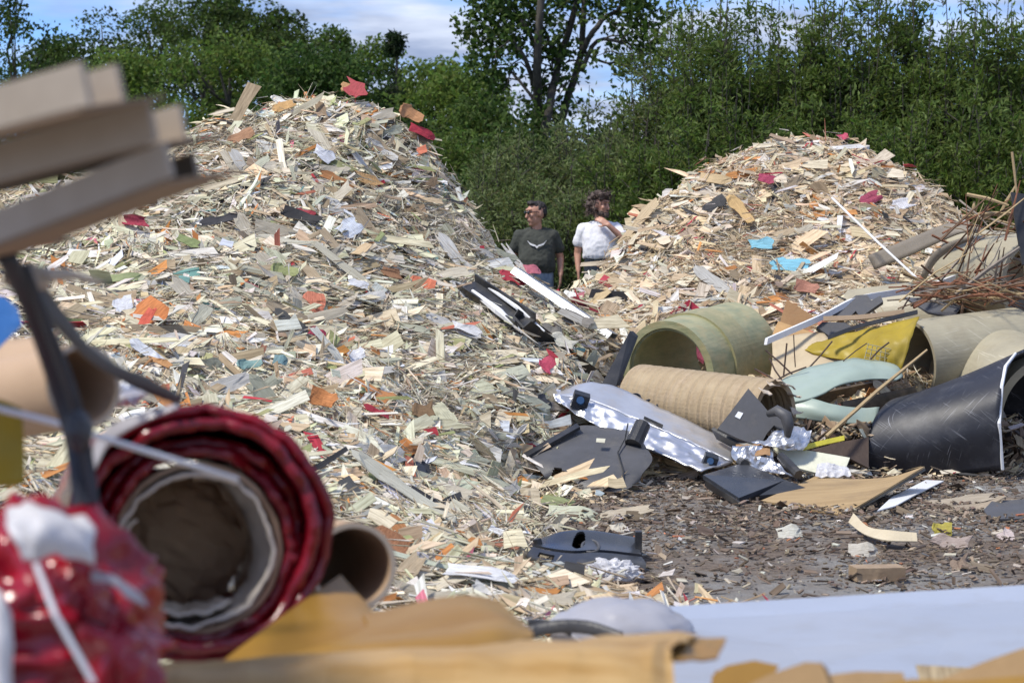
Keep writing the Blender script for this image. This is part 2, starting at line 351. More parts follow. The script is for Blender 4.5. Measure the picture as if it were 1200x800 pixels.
wts = np.linalg.solve(-D - 0 + np.eye(len(C)) * .06, kz - kz.mean())
GX0, GX1, GY0, GY1, GS = -8.0, 8.0, 4.8, 22.0, .05
gx = np.arange(GX0, GX1 + 1e-6, GS); gy = np.arange(GY0, GY1 + 1e-6, GS)
gX, gY = np.meshgrid(gx, gy)
HZ = np.full(gX.shape, kz.mean())
for i in range(len(C)): HZ -= wts[i] * np.hypot(gX - kxy[i, 0], gY - kxy[i, 1])
lump = np.array([[mnoise.noise(Vector((x * 1.1, y * 1.1, 3.3))) * .6 + mnoise.noise(Vector((x * 2.7, y * 2.7, 7.7))) * .5 for x in gx[::4]] for y in gy[::4]])
yi = np.clip(np.arange(len(gy)) / 4, 0, lump.shape[0] - 1.001); xi = np.clip(np.arange(len(gx)) / 4, 0, lump.shape[1] - 1.001)
y0 = yi.astype(int); x0 = xi.astype(int); fy = (yi - y0)[:, None]; fx = (xi - x0)[None]
LU = lump[y0][:, x0] * (1 - fy) * (1 - fx) + lump[y0][:, x0 + 1] * (1 - fy) * fx + lump[y0 + 1][:, x0] * fy * (1 - fx) + lump[y0 + 1][:, x0 + 1] * fy * fx
HZ = HZ + LU * .22 * np.clip(HZ / .6, 0, 1)
def carve(p0, p1, r, z):                           # room for a thing bedded in the heap
    global HZ
    a = np.array(p0)[:2]; d = np.array(p1)[:2] - a; t = np.clip(((gX - a[0]) * d[0] + (gY - a[1]) * d[1]) / max(1e-6, d @ d), 0, 1)
    e = np.hypot(gX - a[0] - t * d[0], gY - a[1] - t * d[1]); f = np.clip((e - r) / .25, 0, 1)
    HZ = np.minimum(HZ, z * (1 - f) + np.maximum(HZ, z) * f)
OP0 = P(783, 437, 13.8); OAX = Vector((.56, .80, .10)).normalized(); OP1 = OP0 + OAX * .95
carve(OP0 - OAX * .3, OP1, .34, OP0.z - .36)
carve(P(750, 470, 13.15), P(908, 490, 12.45), .22, .12)
carve(P(650, 575, 11.6), P(740, 575, 11.6), .25, .02); carve(P(645, 560, 11.3), P(735, 570, 11.3), .25, .0)
carve(P(630, 665, 8.9), P(750, 665, 8.9), .2, -.02); carve(P(690, 500, 12.4), P(830, 550, 12.0), .15, .12); carve(P(1110, 530, 12.85), P(1260, 530, 12.85), .32, -.02)
NY, NX = np.gradient(HZ, GS)
def grid(A, x, y):
    x = np.clip((np.asarray(x) - GX0) / GS, 0, A.shape[1] - 1.001); y = np.clip((np.asarray(y) - GY0) / GS, 0, A.shape[0] - 1.001)
    i = x.astype(int); j = y.astype(int); u = x - i; v = y - j
    return A[j, i] * (1 - u) * (1 - v) + A[j, i + 1] * u * (1 - v) + A[j + 1, i] * (1 - u) * v + A[j + 1, i + 1] * u * v
def S(px, py):                                     # where the sight line through a pixel meets a pile, and the slope's normal there
    d = ray(px, py); d = d / d.y
    ts = np.arange(5.5, 21.9, .02); X = CAM.x + d.x * ts; Z = CAM.z + d.z * ts
    h = np.maximum(grid(HZ, X, ts), .0); k = np.argmax(Z < h)
    if not (Z < h).any(): return None
    x, y = X[k], ts[k]; n = Vector((-float(grid(NX, x, y)), -float(grid(NY, x, y)), 1)).normalized()
    return Vector((x, y, float(h[k]))), n
def side(x, y): return np.asarray(x) < (.046 * np.asarray(y) - .02)     # True: taller pile
st = 2
def core(leftside):
    hz = HZ[::st, ::st] - .05; X = gX[::st, ::st]; Y = gY[::st, ::st]
    idx = -np.ones(hz.shape, int); ok = (hz > -.12) & (side(X, Y) == leftside)
    cell = ok[:-1, :-1] | ok[1:, :-1] | ok[:-1, 1:] | ok[1:, 1:]
    use = np.zeros(hz.shape, bool)
    use[:-1, :-1] |= cell; use[1:, :-1] |= cell; use[:-1, 1:] |= cell; use[1:, 1:] |= cell
    cell &= (hz[:-1, :-1] > -.2)
    idx[use] = np.arange(use.sum()); V = np.stack([X[use], Y[use], hz[use]], 1)
    j, i = np.nonzero(cell); q = np.stack([idx[j, i], idx[j, i + 1], idx[j + 1, i + 1], idx[j + 1, i]], 1)
    return npmesh('pile_core', V, q.ravel(), np.arange(len(q)) * 4, MT['soilcore'], smooth=True)

def plates(C, T, B, Nn, Ln, Wd, Th, cols, k=6, curl=.025):
    """thin irregular plates; C centre, T length axis, B width axis, Nn normal"""
    n = len(C); j = rng.random((n, 6)) ** 2.2
    if k == 6:
        u = np.stack([-1 + j[:, 0] * .7, rng.uniform(-.3, .3, n), 1 - j[:, 1] * .7, 1 - j[:, 2] * .7, rng.uniform(-.3, .3, n), -1 + j[:, 3] * .7], 1)
        v = np.array([-1, -1, -1, 1, 1, 1.])[None] * rng.uniform(.45, 1.15, (n, 6))
    elif k == 3:
        u = np.stack([-np.ones(n), 1 - j[:, 1] * .5, .6 + .4 * j[:, 2]], 1); v = np.stack([rng.uniform(-1, .3, n), -np.ones(n) * .8, np.ones(n)], 1)
    else:
        u = np.stack([-1 + j[:, 0] * .6, 1 - j[:, 1] * .6, 1 - j[:, 2] * .6, -1 + j[:, 3] * .6], 1); v = np.array([-1, -1, 1, 1.])[None] * rng.uniform(.5, 1.05, (n, 4))
    cu = rng.normal(0, curl, (n, 1)) * Ln[:, None]; w = cu * (u * u - .4)
    base = C[:, None] + T[:, None] * (u * Ln[:, None] / 2)[..., None] + B[:, None] * (v * Wd[:, None] / 2)[..., None] + Nn[:, None] * w[..., None]
    top = base + Nn[:, None] * (Th[:, None, None] * .5); bot = base - Nn[:, None] * (Th[:, None, None] * .5)
    V = np.concatenate([top, bot], 1).reshape(-1, 3)
    off = (np.arange(n) * 2 * k)[:, None]; a = np.arange(k)
    top_l = off + a; bot_l = off + k + a[::-1]
    sd = np.stack([a, a + k, (a + 1) % k + k, (a + 1) % k], 1).ravel(); sd_l = off + sd
    loops = np.concatenate([top_l, bot_l, sd_l], 1).ravel(); per = k * 2 + 4 * k
    stt = np.concatenate([[0, k], 2 * k + 4 * a]); starts = ((np.arange(n) * per)[:, None] + stt).ravel()
    cc = np.repeat(np.concatenate([cols, np.ones((n, 1))], 1), 2 * k, 0)
    r3 = rng.uniform(0, 90, (n, 1, 3)); gr = np.stack([u * Ln[:, None] / 2, v * Wd[:, None] / 2, np.zeros_like(u)], 2)
    gr = np.concatenate([gr, gr + np.array([0, 0, .02])], 1) + r3
    return V, loops, starts, cc, gr.reshape(-1, 3)
def pal(p, n):
    w = np.array([x[0] for x in p]); c = np.array([x[1] for x in p]); i = rng.choice(len(p), n, p=w / w.sum())
    return np.clip(c[i] * rng.uniform(.70, 1.14, (n, 1)) * rng.normal(1, .03, (n, 3)), .01, .85)
PAL_L = [(.30, (.74, .66, .48)), (.20, (.60, .59, .42)), (.17, (.74, .70, .60)), (.13, (.62, .48, .31)), (.07, (.38, .29, .18)), (.07, (.82, .80, .75)), (.035, (.33, .35, .16)), (.035, (.60, .25, .07)), (.005, (.50, .04, .06)), (.006, (.62, .20, .12)), (.022, (.045, .045, .05)), (.014, (.62, .67, .76)), (.006, (.16, .34, .32)), (.002, (.6, .18, .24))]
PAL_R = [(.30, (.74, .59, .38)), (.28, (.74, .65, .49)), (.08, (.42, .31, .19)), (.13, (.76, .73, .66)), (.07, (.56, .46, .33)), (.05, (.80, .78, .76)), (.03, (.62, .28, .09)), (.012, (.48, .04, .07)), (.03, (.05, .048, .05)), (.015, (.45, .47, .35)), (.012, (.6, .2, .13))]
FIB_L = [(.30, (.62, .55, .42)), (.22, (.50, .43, .31)), (.18, (.68, .64, .54)), (.14, (.38, .30, .20)), (.10, (.54, .53, .38)), (.04, (.76, .74, .68)), (.02, (.55, .27, .12))]
FIB_R = [(.32, (.64, .50, .32)), (.24, (.54, .41, .26)), (.18, (.70, .60, .45)), (.14, (.40, .29, .18)), (.08, (.72, .68, .60)), (.02, (.5, .2, .12))]
tone = np.array([[mnoise.noise(Vector((x * .55, y * .55, 21))) + .5 * mnoise.noise(Vector((x * 1.7, y * 1.7, 5))) for x in gx[::8]] for y in gy[::8]])
def lowres(A, x, y, st_):
    x = np.clip((x - GX0) / (GS * st_), 0, A.shape[1] - 1.001); y = np.clip((y - GY0) / (GS * st_), 0, A.shape[0] - 1.001); i = x.astype(int); j = y.astype(int); u = x - i; v = y - j
    return A[j, i] * (1 - u) * (1 - v) + A[j, i + 1] * u * (1 - v) + A[j + 1, i] * (1 - u) * v + A[j + 1, i + 1] * u * v
def scatter(leftside, n, p, szk, what):
    xs = []; ys = []; tot = 0
    while tot < n:
        x = rng.uniform(-6.2, 6.6, 60000); y = rng.uniform(5.6, 20.6, 60000); h = grid(HZ, x, y)
        edge = rng.uniform(-.05, .10, 60000)
        ok = (h > edge) & (side(x, y) == leftside) & (np.abs(x) < .265 * y + .9)
        sl = grid(NY, x, y); ok &= (sl > -.35) | (rng.random(60000) < .3)
        ok &= rng.random(60000) < np.sqrt(1 + grid(NX, x, y) ** 2 + sl ** 2) / 2.6
        if what == 'plate': ok &= rng.random(60000) < .62 + 1.1 * mn_patch(x, y)
        xs.append(x[ok]); ys.append(y[ok]); tot += ok.sum()
    x = np.concatenate(xs)[:n]; y = np.concatenate(ys)[:n]; h = np.maximum(grid(HZ, x, y), .0)
    nn = np.stack([-grid(NX, x, y), -grid(NY, x, y), np.ones(n)], 1); nn[:, :2] *= .85
    nn /= np.linalg.norm(nn, axis=1, keepdims=True)
    if what == 'fibre':
        Ln = np.minimum(rng.lognormal(-2.15, .5, n) * szk, .42); Wd = rng.uniform(.004, .013, n) * rng.uniform(.6, 1.4, n); Th = rng.uniform(.002, .006, n); jit = .5; til = .22
    else:
        strp = rng.random(n) < .66
        Ln = np.where(strp, rng.lognormal(-1.78, .45, n), rng.lognormal(-2.5, .6, n)) * szk; Ln = np.minimum(Ln, .55)
        Wd = np.minimum(np.where(strp, Ln * rng.uniform(.06, .20, n), Ln * rng.uniform(.35, .9, n)), .12); Th = rng.uniform(.0015, .005, n); jit = .75; til = np.where(rng.random(n) < .22, .5, .2)[:, None]
    lean = (rng.random(n) < .85) * rng.uniform(.2, 1.1, n)
    m = nn + rng.normal(0, 1, (n, 3)) * til; m[:, 1] -= lean; m /= np.linalg.norm(m, axis=1, keepdims=True)
    flow = np.array([mnoise.noise(Vector((a * .8, b * .8, 1.5))) + .35 * mnoise.noise(Vector((a * 2.6, b * 2.6, 8))) for a, b in zip(x, y)]) * 4.4 + rng.normal(0, jit, n)
    d = np.stack([np.cos(flow), np.sin(flow) * .8, rng.normal(0, .25, n) - .25 * np.sin(flow)], 1)
    T = d - m * (d * m).sum(1, keepdims=True); T /= np.linalg.norm(T, axis=1, keepdims=True); B = np.cross(m, T)
    lift = (rng.uniform(-.05, .052, n) if what == 'fibre' else rng.uniform(-.045, .045, n)) + np.where(rng.random(n) < .08, rng.uniform(0, .08, n), 0)
    Cc = np.stack([x, y, h], 1) + nn * lift[:, None]
    cols = pal(p, n) * (1 + .30 * lowres(tone, x, y, 8))[:, None]
    return plates(Cc, T, B, m, Ln, Wd, Th, np.clip(cols, .01, .85), k=3 if what == 'fibre' else 6)
_pn = np.array([[mnoise.noise(Vector((x * 1.3, y * 1.3, 40))) for x in gx[::8]] for y in gy[::8]])
def mn_patch(x, y): return lowres(_pn, x, y, 8)
for leftside, nf, npl, pf, pp, szk, lab in [(True, 62000, 30000, FIB_L, PAL_L, 1.0, 'taller pale grey-green heap of shredded composite, in front of the forest'), (False, 38000, 20000, FIB_R, PAL_R, .98, 'smaller tan heap of shredded composite behind the scrap pipes')]:
    root = thing('debris_pile', lab, 'debris pile', (-1.6, 14.5, 0) if leftside else (2.7, 17, 0), 'heaps of shredded composite waste')
    link('pile_core', core(leftside), root, -root.location)
    for what, n, p in (('fibre', nf, pf), ('plate', npl, pp)):
        V, lo, s_, cc, gr = scatter(leftside, n, p, szk, what)
        nm = 'shredded_fibres' if what == 'fibre' else 'shredded_shards'
        link(nm, npmesh(nm, V, lo, s_, MT['shard'], cc, gr), root, -root.location, kind='stuff')

# loose chips trodden into the yard
n = 13000
x = rng.uniform(-.6, 5.5, n * 3); y = rng.uniform(6.4, 13.2, n * 3)
dens = np.array([mnoise.noise(Vector((a * .8, b * 1.3, 9))) for a, b in zip(x, y)]); ok = (dens + rng.normal(0, .35, n * 3) + (y - 9.8) * .22 > -.05) & (grid(HZ, x, y) < .05) & (np.abs(x) < .27 * y + .3)
x = x[ok][:n]; y = y[ok][:n]; n = len(x)
Ln = np.minimum(rng.lognormal(-3.65, .6, n), .14); Wd = Ln * rng.uniform(.15, .6, n)
m = np.array([0, 0, 1.]) + rng.normal(0, .28, (n, 3)); m /= np.linalg.norm(m, axis=1, keepdims=True)
d = rng.normal(0, 1, (n, 3)); T = d - m * (d * m).sum(1, keepdims=True); T /= np.linalg.norm(T, axis=1, keepdims=True)
PAL_G = [(.34, (.16, .115, .08)), (.25, (.22, .165, .12)), (.12, (.09, .07, .055)), (.12, (.32, .26, .19)), (.07, (.5, .45, .36)), (.03, (.62, .6, .55)), (.01, (.5, .2, .1))]
V, lo, s_, cc, gr = plates(np.stack([x, y, np.full(n, .006) + rng.uniform(0, .012, n)], 1), T, np.cross(m, T), m, Ln, Wd, rng.uniform(.002, .008, n), pal(PAL_G, n), k=4)
o = link('trodden_chips', npmesh('trodden_chips', V, lo, s_, MT['shard'], cc, gr), kind='stuff', label='brown bark and splinter litter strewn over the yard ground', cat='litter')
# ------------------------------------------------------------------ trees and shrubs
def leafmesh(C, size, aspect, cols, d0=None, droop=0.0, upn=.35):
    n = len(C); d = rng.normal(0, 1, (n, 3)); 
    if d0 is not None: d = d * .55 + d0
    d[:, 2] -= droop; d /= np.linalg.norm(d, axis=1, keepdims=True)
    q = rng.normal(0, 1, (n, 3)); q[:, 2] += upn * 2; s = np.cross(d, q); s /= np.linalg.norm(s, axis=1, keepdims=True) + 1e-9; nn = np.cross(s, d)
    L = size * rng.uniform(.65, 1.3, n)[:, None]; W = L * aspect
    a = C; tip = C + d * L - nn * L * .06; ml = C + d * L * .45 + s * W * .5 + nn * W * .22; mr = C + d * L * .45 - s * W * .5 + nn * W * .22
    V = np.stack([a, ml, tip, mr], 1).reshape(-1, 3); b = np.arange(n)[:, None] * 4
    loops = (b + np.array([0, 2, 1, 0, 3, 2])).ravel(); starts = np.arange(2 * n) * 3
    return V, loops, starts, np.repeat(np.concatenate([cols, np.ones((n, 1))], 1), 4, 0)
def leafcols(n, base, var=.3, light=(.16, .22, .05), lf=.15):
    c = np.array(base)[None] * rng.uniform(1 - var, 1 + var, (n, 1)) * rng.normal(1, .08, (n, 3))
    k = rng.random(n) < lf; c[k] = np.array(light) * rng.uniform(.8, 1.2, (k.sum(), 1)); return np.clip(c, .005, .6)
def crown(name, root, arr):
    V = np.concatenate([a[0] for a in arr]); off = np.cumsum([0] + [len(a[0]) for a in arr[:-1]]); lo = np.concatenate([a[1] + o for a, o in zip(arr, off)])
    s = np.arange(len(lo) // 3) * 3; cc = np.concatenate([a[3] for a in arr])
    return link(name, npmesh(name, V - np.array(root.location), lo, s, MT['leaf'], cc), root)
def wander(p, d, L, k, jit, up=0.0):
    pts = [Vector(p)]; d = Vector(d).normalized()
    for i in range(k):
        d = (d + Vector((R.gauss(0, jit), R.gauss(0, jit), R.gauss(0, jit) + up))).normalized(); pts.append(pts[-1] + d * (L / k))
    return pts
def taper(n, a, b): return [a + (b - a) * i / (n - 1) for i in range(n)]
def broadleaf(label, base, H, Rx, leaf, nleaf, colr, lo=.12, clumps=46, aspect=.6, tr=.14, cat='tree', name='broadleaf_tree', group=None, light=(.13, .20, .045), lf=.15, csz=.24):
    root = thing(name, label, cat, base, group); b = Vector(base); mb = MB()
    tp = [b + Vector((R.gauss(0, .06) * H * .12 * i, R.gauss(0, .06) * H * .12 * i, H * .9 * i / 6)) for i in range(7)]; mb.tube(tp, taper(7, tr, tr * .15), 8)
    cs = []
    for i in range(clumps):
        zf = lo + (1 - lo) * R.random() ** .8; prof = math.sin(math.pi * min(1, max(.02, (zf - lo) / (1 - lo)) ** .75 * .93 + .05)) ** .7
        a = R.uniform(0, 6.283); r = Rx * prof * R.uniform(.45, 1.05)
        c = b + Vector((math.cos(a) * r, math.sin(a) * r, zf * H)); cs.append(c)
        if i % 3 == 0:
            h = tp[min(6, max(1, int(zf * 5.5)))]; mid = h.lerp(c, .5) + Vector((0, 0, -.04 * H)); mb.tube([h, mid, c], [tr * .35, tr * .22, tr * .08], 5)
    mb.obj('trunk', MT['bark'], parent=root, smooth=True)
    per = nleaf // clumps; cen = np.array([list(c) for c in cs]); ci = np.repeat(np.arange(clumps), per); n = len(ci)
    g = rng.normal(0, 1, (n, 3)); g /= np.linalg.norm(g, axis=1, keepdims=True); g *= rng.uniform(.35, 1.0, (n, 1)) ** .6
    sz = Rx * csz * rng.uniform(.7, 1.4, clumps)
    pos = cen[ci] + g * sz[ci][:, None] * np.array([1.25, 1.25, .85]); pos[:, 2] = np.maximum(pos[:, 2], .05)
    crown('crown', root, [leafmesh(pos, leaf, aspect, leafcols(n, colr, light=light, lf=lf))]); return root
def conifer(label, base, H, Rx, colr, n=9000):
    root = thing('spruce_tree', label, 'tree', base); b = Vector(base); mb = MB(); mb.tube([b, b + Vector((0, 0, H * .5)), b + Vector((0, 0, H))], [.14, .09, .015], 8); P_ = []
    for i in range(90):
        zf = .08 + .9 * R.random(); a = R.uniform(0, 6.283); r = Rx * (1 - zf) ** .85 * R.uniform(.8, 1.1) + .06; p0 = b + Vector((0, 0, zf * H))
        p1 = p0 + Vector((math.cos(a) * r, math.sin(a) * r, -.18 * r + .1)); mb.tube([p0, p0.lerp(p1, .6) + Vector((0, 0, -.05)), p1], [.025, .015, .006], 4)
        for k in range(n // 90):
            t = R.random() ** .6; q = p0.lerp(p1, t); P_.append((q.x + R.gauss(0, .09), q.y + R.gauss(0, .09), q.z + R.gauss(0, .06) - .05))
    mb.obj('trunk', MT['bark'], parent=root); P_ = np.array(P_)
    crown('crown', root, [leafmesh(P_, .16, .3, leafcols(len(P_), colr, lf=.05), droop=.3)])
def willow(label, base, H, spread, nstem, nleaf, leaf, colr, aspect=.3, lo=.06, group='willow thicket behind the heaps', light=(.20, .26, .10), lf=.22, lean=0, name='willow_shrub', cat='shrub', thin=.62):
    root = thing(name, label, cat, base, group); b = Vector(base); arr = []; st = MB()
    for i in range(nstem):
        a = R.uniform(0, 6.283); r = spread * math.sqrt(R.random()); h = H * R.uniform(.66, 1.0) * (1 - .25 * r / spread)
        p0 = b + Vector((math.cos(a) * r * .18, math.sin(a) * r * .18, 0)); p3 = b + Vector((math.cos(a) * r + lean, math.sin(a) * r, h))
        path = [p0.lerp(p3, f) + Vector((math.cos(a), math.sin(a), 0)) * (r * .28 * math.sin(f * math.pi)) + Vector((R.gauss(0, .03), R.gauss(0, .03), 0)) for f in [k / 6 for k in range(7)]]
        st.tube(path, taper(7, .022, .004), 5)
        twigs = [path]
        for k in range(11):
            f = R.uniform(.12, .95); q = p0.lerp(p3, f) + Vector((math.cos(a), math.sin(a), 0)) * (r * .28 * math.sin(f * math.pi)); aa = R.uniform(0, 6.283); tl = R.uniform(.35, 1.0) * (1.2 - f)
            tw = [q, q + Vector((math.cos(aa) * tl * .5, math.sin(aa) * tl * .5, tl * .35)), q + Vector((math.cos(aa) * tl * .95, math.sin(aa) * tl * .95, tl * .7))]
            st.tube(tw, [.008, .006, .003], 4); twigs.append(tw)
        per = nleaf // nstem; w = [2.2] + [1] * (len(twigs) - 1)
        for tw, ww in zip(twigs, w):
            m = int(per * ww / sum(w)); t = rng.uniform(lo if tw is path else .1, 1, m) ** thin * (len(tw) - 1); ii = np.minimum(t.astype(int), len(tw) - 2); f = (t - ii)[:, None]
            tp = np.array([list(p) for p in tw]); c = tp[ii] * (1 - f) + tp[ii + 1] * f; dd = tp[ii + 1] - tp[ii]; dd /= np.linalg.norm(dd, axis=1, keepdims=True)
            c = c + rng.normal(0, .065, (m, 3)); arr.append(leafmesh(c, leaf, aspect, leafcols(m, colr, light=light, lf=lf), d0=dd * .6, upn=.4))
    st.obj('stem', MT['bark'], parent=root); crown('foliage', root, arr); return root
GRN = (.100, .148, .028); DGRN = (.055, .088, .018); SAGE = (.130, .165, .052)
# the forest far behind the taller heap: crown tops read off the photograph, trees stand 50 to 66 m away
FOR = [(20, 78, 66, 1.9, DGRN, 'low dark tree at the far end of the forest edge'), (68, 58, 60, 1.9, DGRN, 'small dark rounded tree second along the forest edge'), (118, 28, 58, 2.4, DGRN, 'dark broad tree where the forest edge rises'),
       (150, 75, 50, 2.2, GRN, 'round leafy tree in front of the dark forest edge'), (188, 4, 62, 2.0, DGRN, 'slender dark tree with a pointed top above the forest'), (236, -6, 60, 2.2, DGRN, 'tall dark tree rising highest over the forest'),
       (262, 52, 48, 2.7, GRN, 'wide mid green tree in front of the tallest forest trees'), (275, -4, 64, 1.6, DGRN, 'narrow dark tree beside the tallest forest tree'), (316, 2, 60, 1.7, DGRN, 'feathery dark tree with an upright tip'), (345, 42, 56, 2.0, DGRN, 'dark tree filling the dip between forest tips'),
       (365, 75, 46, 2.2, (.042, .080, .016), 'brighter green leafy tree above the taller heap'), (388, 36, 58, 1.5, DGRN, 'slim tree with a bright ragged tip'), (425, 52, 54, 1.9, GRN, 'dark green tree next to the spruce'), (508, 84, 50, 2.0, GRN, 'leafy tree beyond the spruce'), (540, 95, 46, 2.0, GRN, 'leafy tree under the bare-limbed maple'),
       (585, 130, 42, 2.0, DGRN, 'dark tree in the gap behind the maple trunk'), (450, 120, 44, 2.0, (.040, .074, .016), 'low bushy tree behind the right shoulder of the taller heap')]
for px, py, Y, rx, c, lab in FOR:
    t = P(px, py, Y); kc = R.uniform(.75, 1.4); broadleaf(lab, (t.x, Y, 0), t.z * 1.0, rx, .13, 11000, tuple(q * kc for q in c), lo=.10, clumps=44, tr=.16, group='forest trees', lf=.13, csz=.27)
t = P(465, 38, 52); conifer('pointed dark spruce rising over the forest behind the taller heap', (t.x, 52, 0), t.z, 1.5, (.022, .042, .014))
t = P(12, -40, 40); broadleaf('airy tree with sparse fine leaves at the edge of the picture', (t.x, 40, 0), t.z, 1.0, .10, 4200, DGRN, lo=.15, clumps=60, tr=.07, csz=.30)
# shrubby understorey between the heaps
for px, py, Y, rx, c, lab in [(520, 165, 34, 1.5, GRN, 'leafy bush directly behind the steep side of the taller heap'), (560, 215, 30, 1.0, (.045, .082, .02), 'light green bush behind the man in the dark shirt'), (610, 170, 33, 1.3, DGRN, 'shadowy bush behind the two men'), (480, 215, 32, 1.2, DGRN, 'low dark bush tucked behind the taller heap')]:
    t = P(px, py, Y); broadleaf(lab, (t.x, Y, 0), t.z, rx, .10, 7000, c, lo=.03, clumps=60, tr=.05, cat='bush', name='leafy_bush', group='bushes at the yard edge', csz=.28)

# the old maple with bare limbs
base = P(655, 300, 36); base.z = 0; root = thing('maple_tree', 'tall old maple with several bare forked limbs and sparse leaf clumps', 'tree', base); tk = MB(); maple_tips = []; tw_pts = []
def limb(pix, r0, r1, Y=36, yy=None, n=8):
    pts = [P(a, b, Y + (yy[i] if yy else 0)) for i, (a, b) in enumerate(pix)]; fine = []
    for i in range(len(pts) - 1):
        a = pts[max(0, i - 1)]; b, c = pts[i], pts[i + 1]; d = pts[min(len(pts) - 1, i + 2)]
        for f in (0, .25, .5, .75): fine.append(.5 * (2 * b + (c - a) * f + (2 * a - 5 * b + 4 * c - d) * f * f + (3 * b - a - 3 * c + d) * f ** 3) + Vector((R.gauss(0, .012), R.gauss(0, .012), R.gauss(0, .012))))
    fine.append(pts[-1])
    if r0 < .13:
        for k in range(7):
            q = fine[R.randrange(len(fine) // 3, len(fine))]; w_ = wander(q, (R.gauss(0, 1), R.gauss(0, .6), R.gauss(.25, .8)), R.uniform(.35, .9), 5, .35); tk.tube(w_, taper(6, .018, .004), 4)
            g_ = w_[-1]; tw_pts.append(g_)
    tk.tube(fine, taper(len(fine), r0, r1), n); return fine
stems = [([(632, 340), (634, 240), (631, 150), (630, 60), (637, -60)], .115, .06), ([(634, 240), (640, 150), (655, 75), (672, 20), (684, -50)], .085, .05), ([(640, 200), (668, 110), (681, 60), (685, -10), (690, -60)], .08, .04),
         ([(681, 60), (700, 30), (722, 14), (745, 18), (762, 30)], .06, .015), ([(680, 85), (700, 48), (735, 52), (760, 75)], .05, .01), ([(631, 110), (610, 60), (590, 40), (570, 48)], .05, .012), ([(630, 60), (612, 25), (590, 8), (575, -20)], .05, .012), ([(655, 75), (640, 40), (625, 10)], .045, .012),
         ([(634, 130), (608, 95), (590, 80), (568, 82)], .035, .008), ([(681, 60), (712, 75), (738, 68), (768, 110)], .03, .006), ([(722, 14), (740, -8), (770, -14)], .03, .01), ([(668, 110), (650, 88), (645, 50)], .03, .01), ([(745, 18), (755, 45), (748, 70)], .02, .004), ([(650, 215), (625, 190), (600, 185), (570, 200)], .03, .006)]
for s_, a, b_ in stems:
    yy = [0] + [R.uniform(-.6, .6) for _ in s_[1:]]
    pts = limb(s_, a, b_, 36, yy)
    if a < .1: maple_tips += pts[2:]
tk.obj('trunk', MT['bark'], parent=root, smooth=True)
cl = [(560, 20, .45), (555, 45, .35), (575, 60, .4), (565, 75, .35), (590, 10, .5), (605, 35, .35), (600, 0, .5), (570, 5, .4), (620, 5, .4), (650, 0, .45), (665, -8, .4), (700, 5, .4), (730, -2, .45), (750, 8, .4), (765, 15, .35), (640, 60, .25), (632, 100, .3), (645, 130, .4), (625, 140, .4), (585, 95, .22), (655, 40, .2), (605, 60, .2), (720, 30, .15), (690, 20, .2), (760, 45, .3), (560, 95, .2), (640, 165, .5), (620, 180, .5), (655, 180, .5), (548, 35, .2), (580, 40, .3)]
arr = []
for x, y, r in cl:
    n = int(130 * (r / .4) ** 2); c = P(x, y, 36 + R.uniform(-.5, .5)); g = rng.normal(0, .5, (n, 3)) * r; pos = np.array(c) + g
    arr.append(leafmesh(pos, .12, .75, leafcols(n, (.05, .09, .018), light=(.14, .21, .05), lf=.15), droop=.25))
for q in tw_pts:
    n = 22; arr.append(leafmesh(np.array(q) + rng.normal(0, .11, (n, 3)), .11, .75, leafcols(n, (.05, .09, .018), light=(.14, .2, .05), lf=.15), droop=.25))
crown('crown', root, arr)
# willow thicket: light sage shrubs behind the men, taller darker ones behind the smaller heap
WL = [(600, 190, 27, .75, SAGE), (640, 120, 28, .95, SAGE), (690, 85, 27.5, 1.0, SAGE), (735, 62, 27, 1.0, SAGE), (775, 55, 26.5, .9, SAGE), (700, 170, 25.5, .8, SAGE), (760, 150, 25.5, .8, GRN),
      (805, 5, 27, .9, GRN), (842, -30, 26.5, .8, GRN), (880, -12, 27, .8, GRN), (925, -8, 26, .85, GRN), (968, -26, 26.5, .8, GRN), (1008, 10, 26, .75, GRN), (1042, -25, 26.5, .65, GRN), (1075, 35, 26, .75, GRN), (1105, -22, 26.5, .7, GRN), (1145, 5, 26, .7, GRN), (1185, -12, 26, .75, GRN), (1225, 10, 26, .8, GRN),
      (830, 85, 24.8, .85, GRN), (900, 95, 24.6, .85, GRN), (985, 105, 24.5, .9, GRN), (1065, 100, 24.5, .85, GRN), (1130, 110, 24.2, .85, GRN), (1195, 110, 24, .85, GRN)]
for i, (px, py, Y, sp, c) in enumerate(WL):
    t = P(px, py, Y); sg = c is SAGE
    where = ('sage green willow shrub behind the men, %s' if sg else 'tall dark green willow in the back row of the thicket, %s' if py < 50 else 'lower bushy willow in the front row of the thicket, %s')
    grp = [w for w in WL if (w[4] is SAGE) == sg and (sg or (w[1] < 50) == (py < 50))]; grp.sort(key=lambda w: w[0]); k = grp.index(WL[i]) + 1
    ordn = ['first', 'second', 'third', 'fourth', 'fifth', 'sixth', 'seventh', 'eighth', 'ninth', 'tenth', 'eleventh', 'twelfth', 'thirteenth'][k - 1]
    willow(where % (ordn + ' from the left'), (t.x, Y, 0), t.z * (1.06 if sg else 1.22 if py < 50 else 1.12), sp * 1.15, 26, 12000, .078 if sg else .092, c, aspect=.34 if sg else .36, lf=.32 if sg else .28, light=(.22, .27, .11) if sg else (.17, .235, .065))
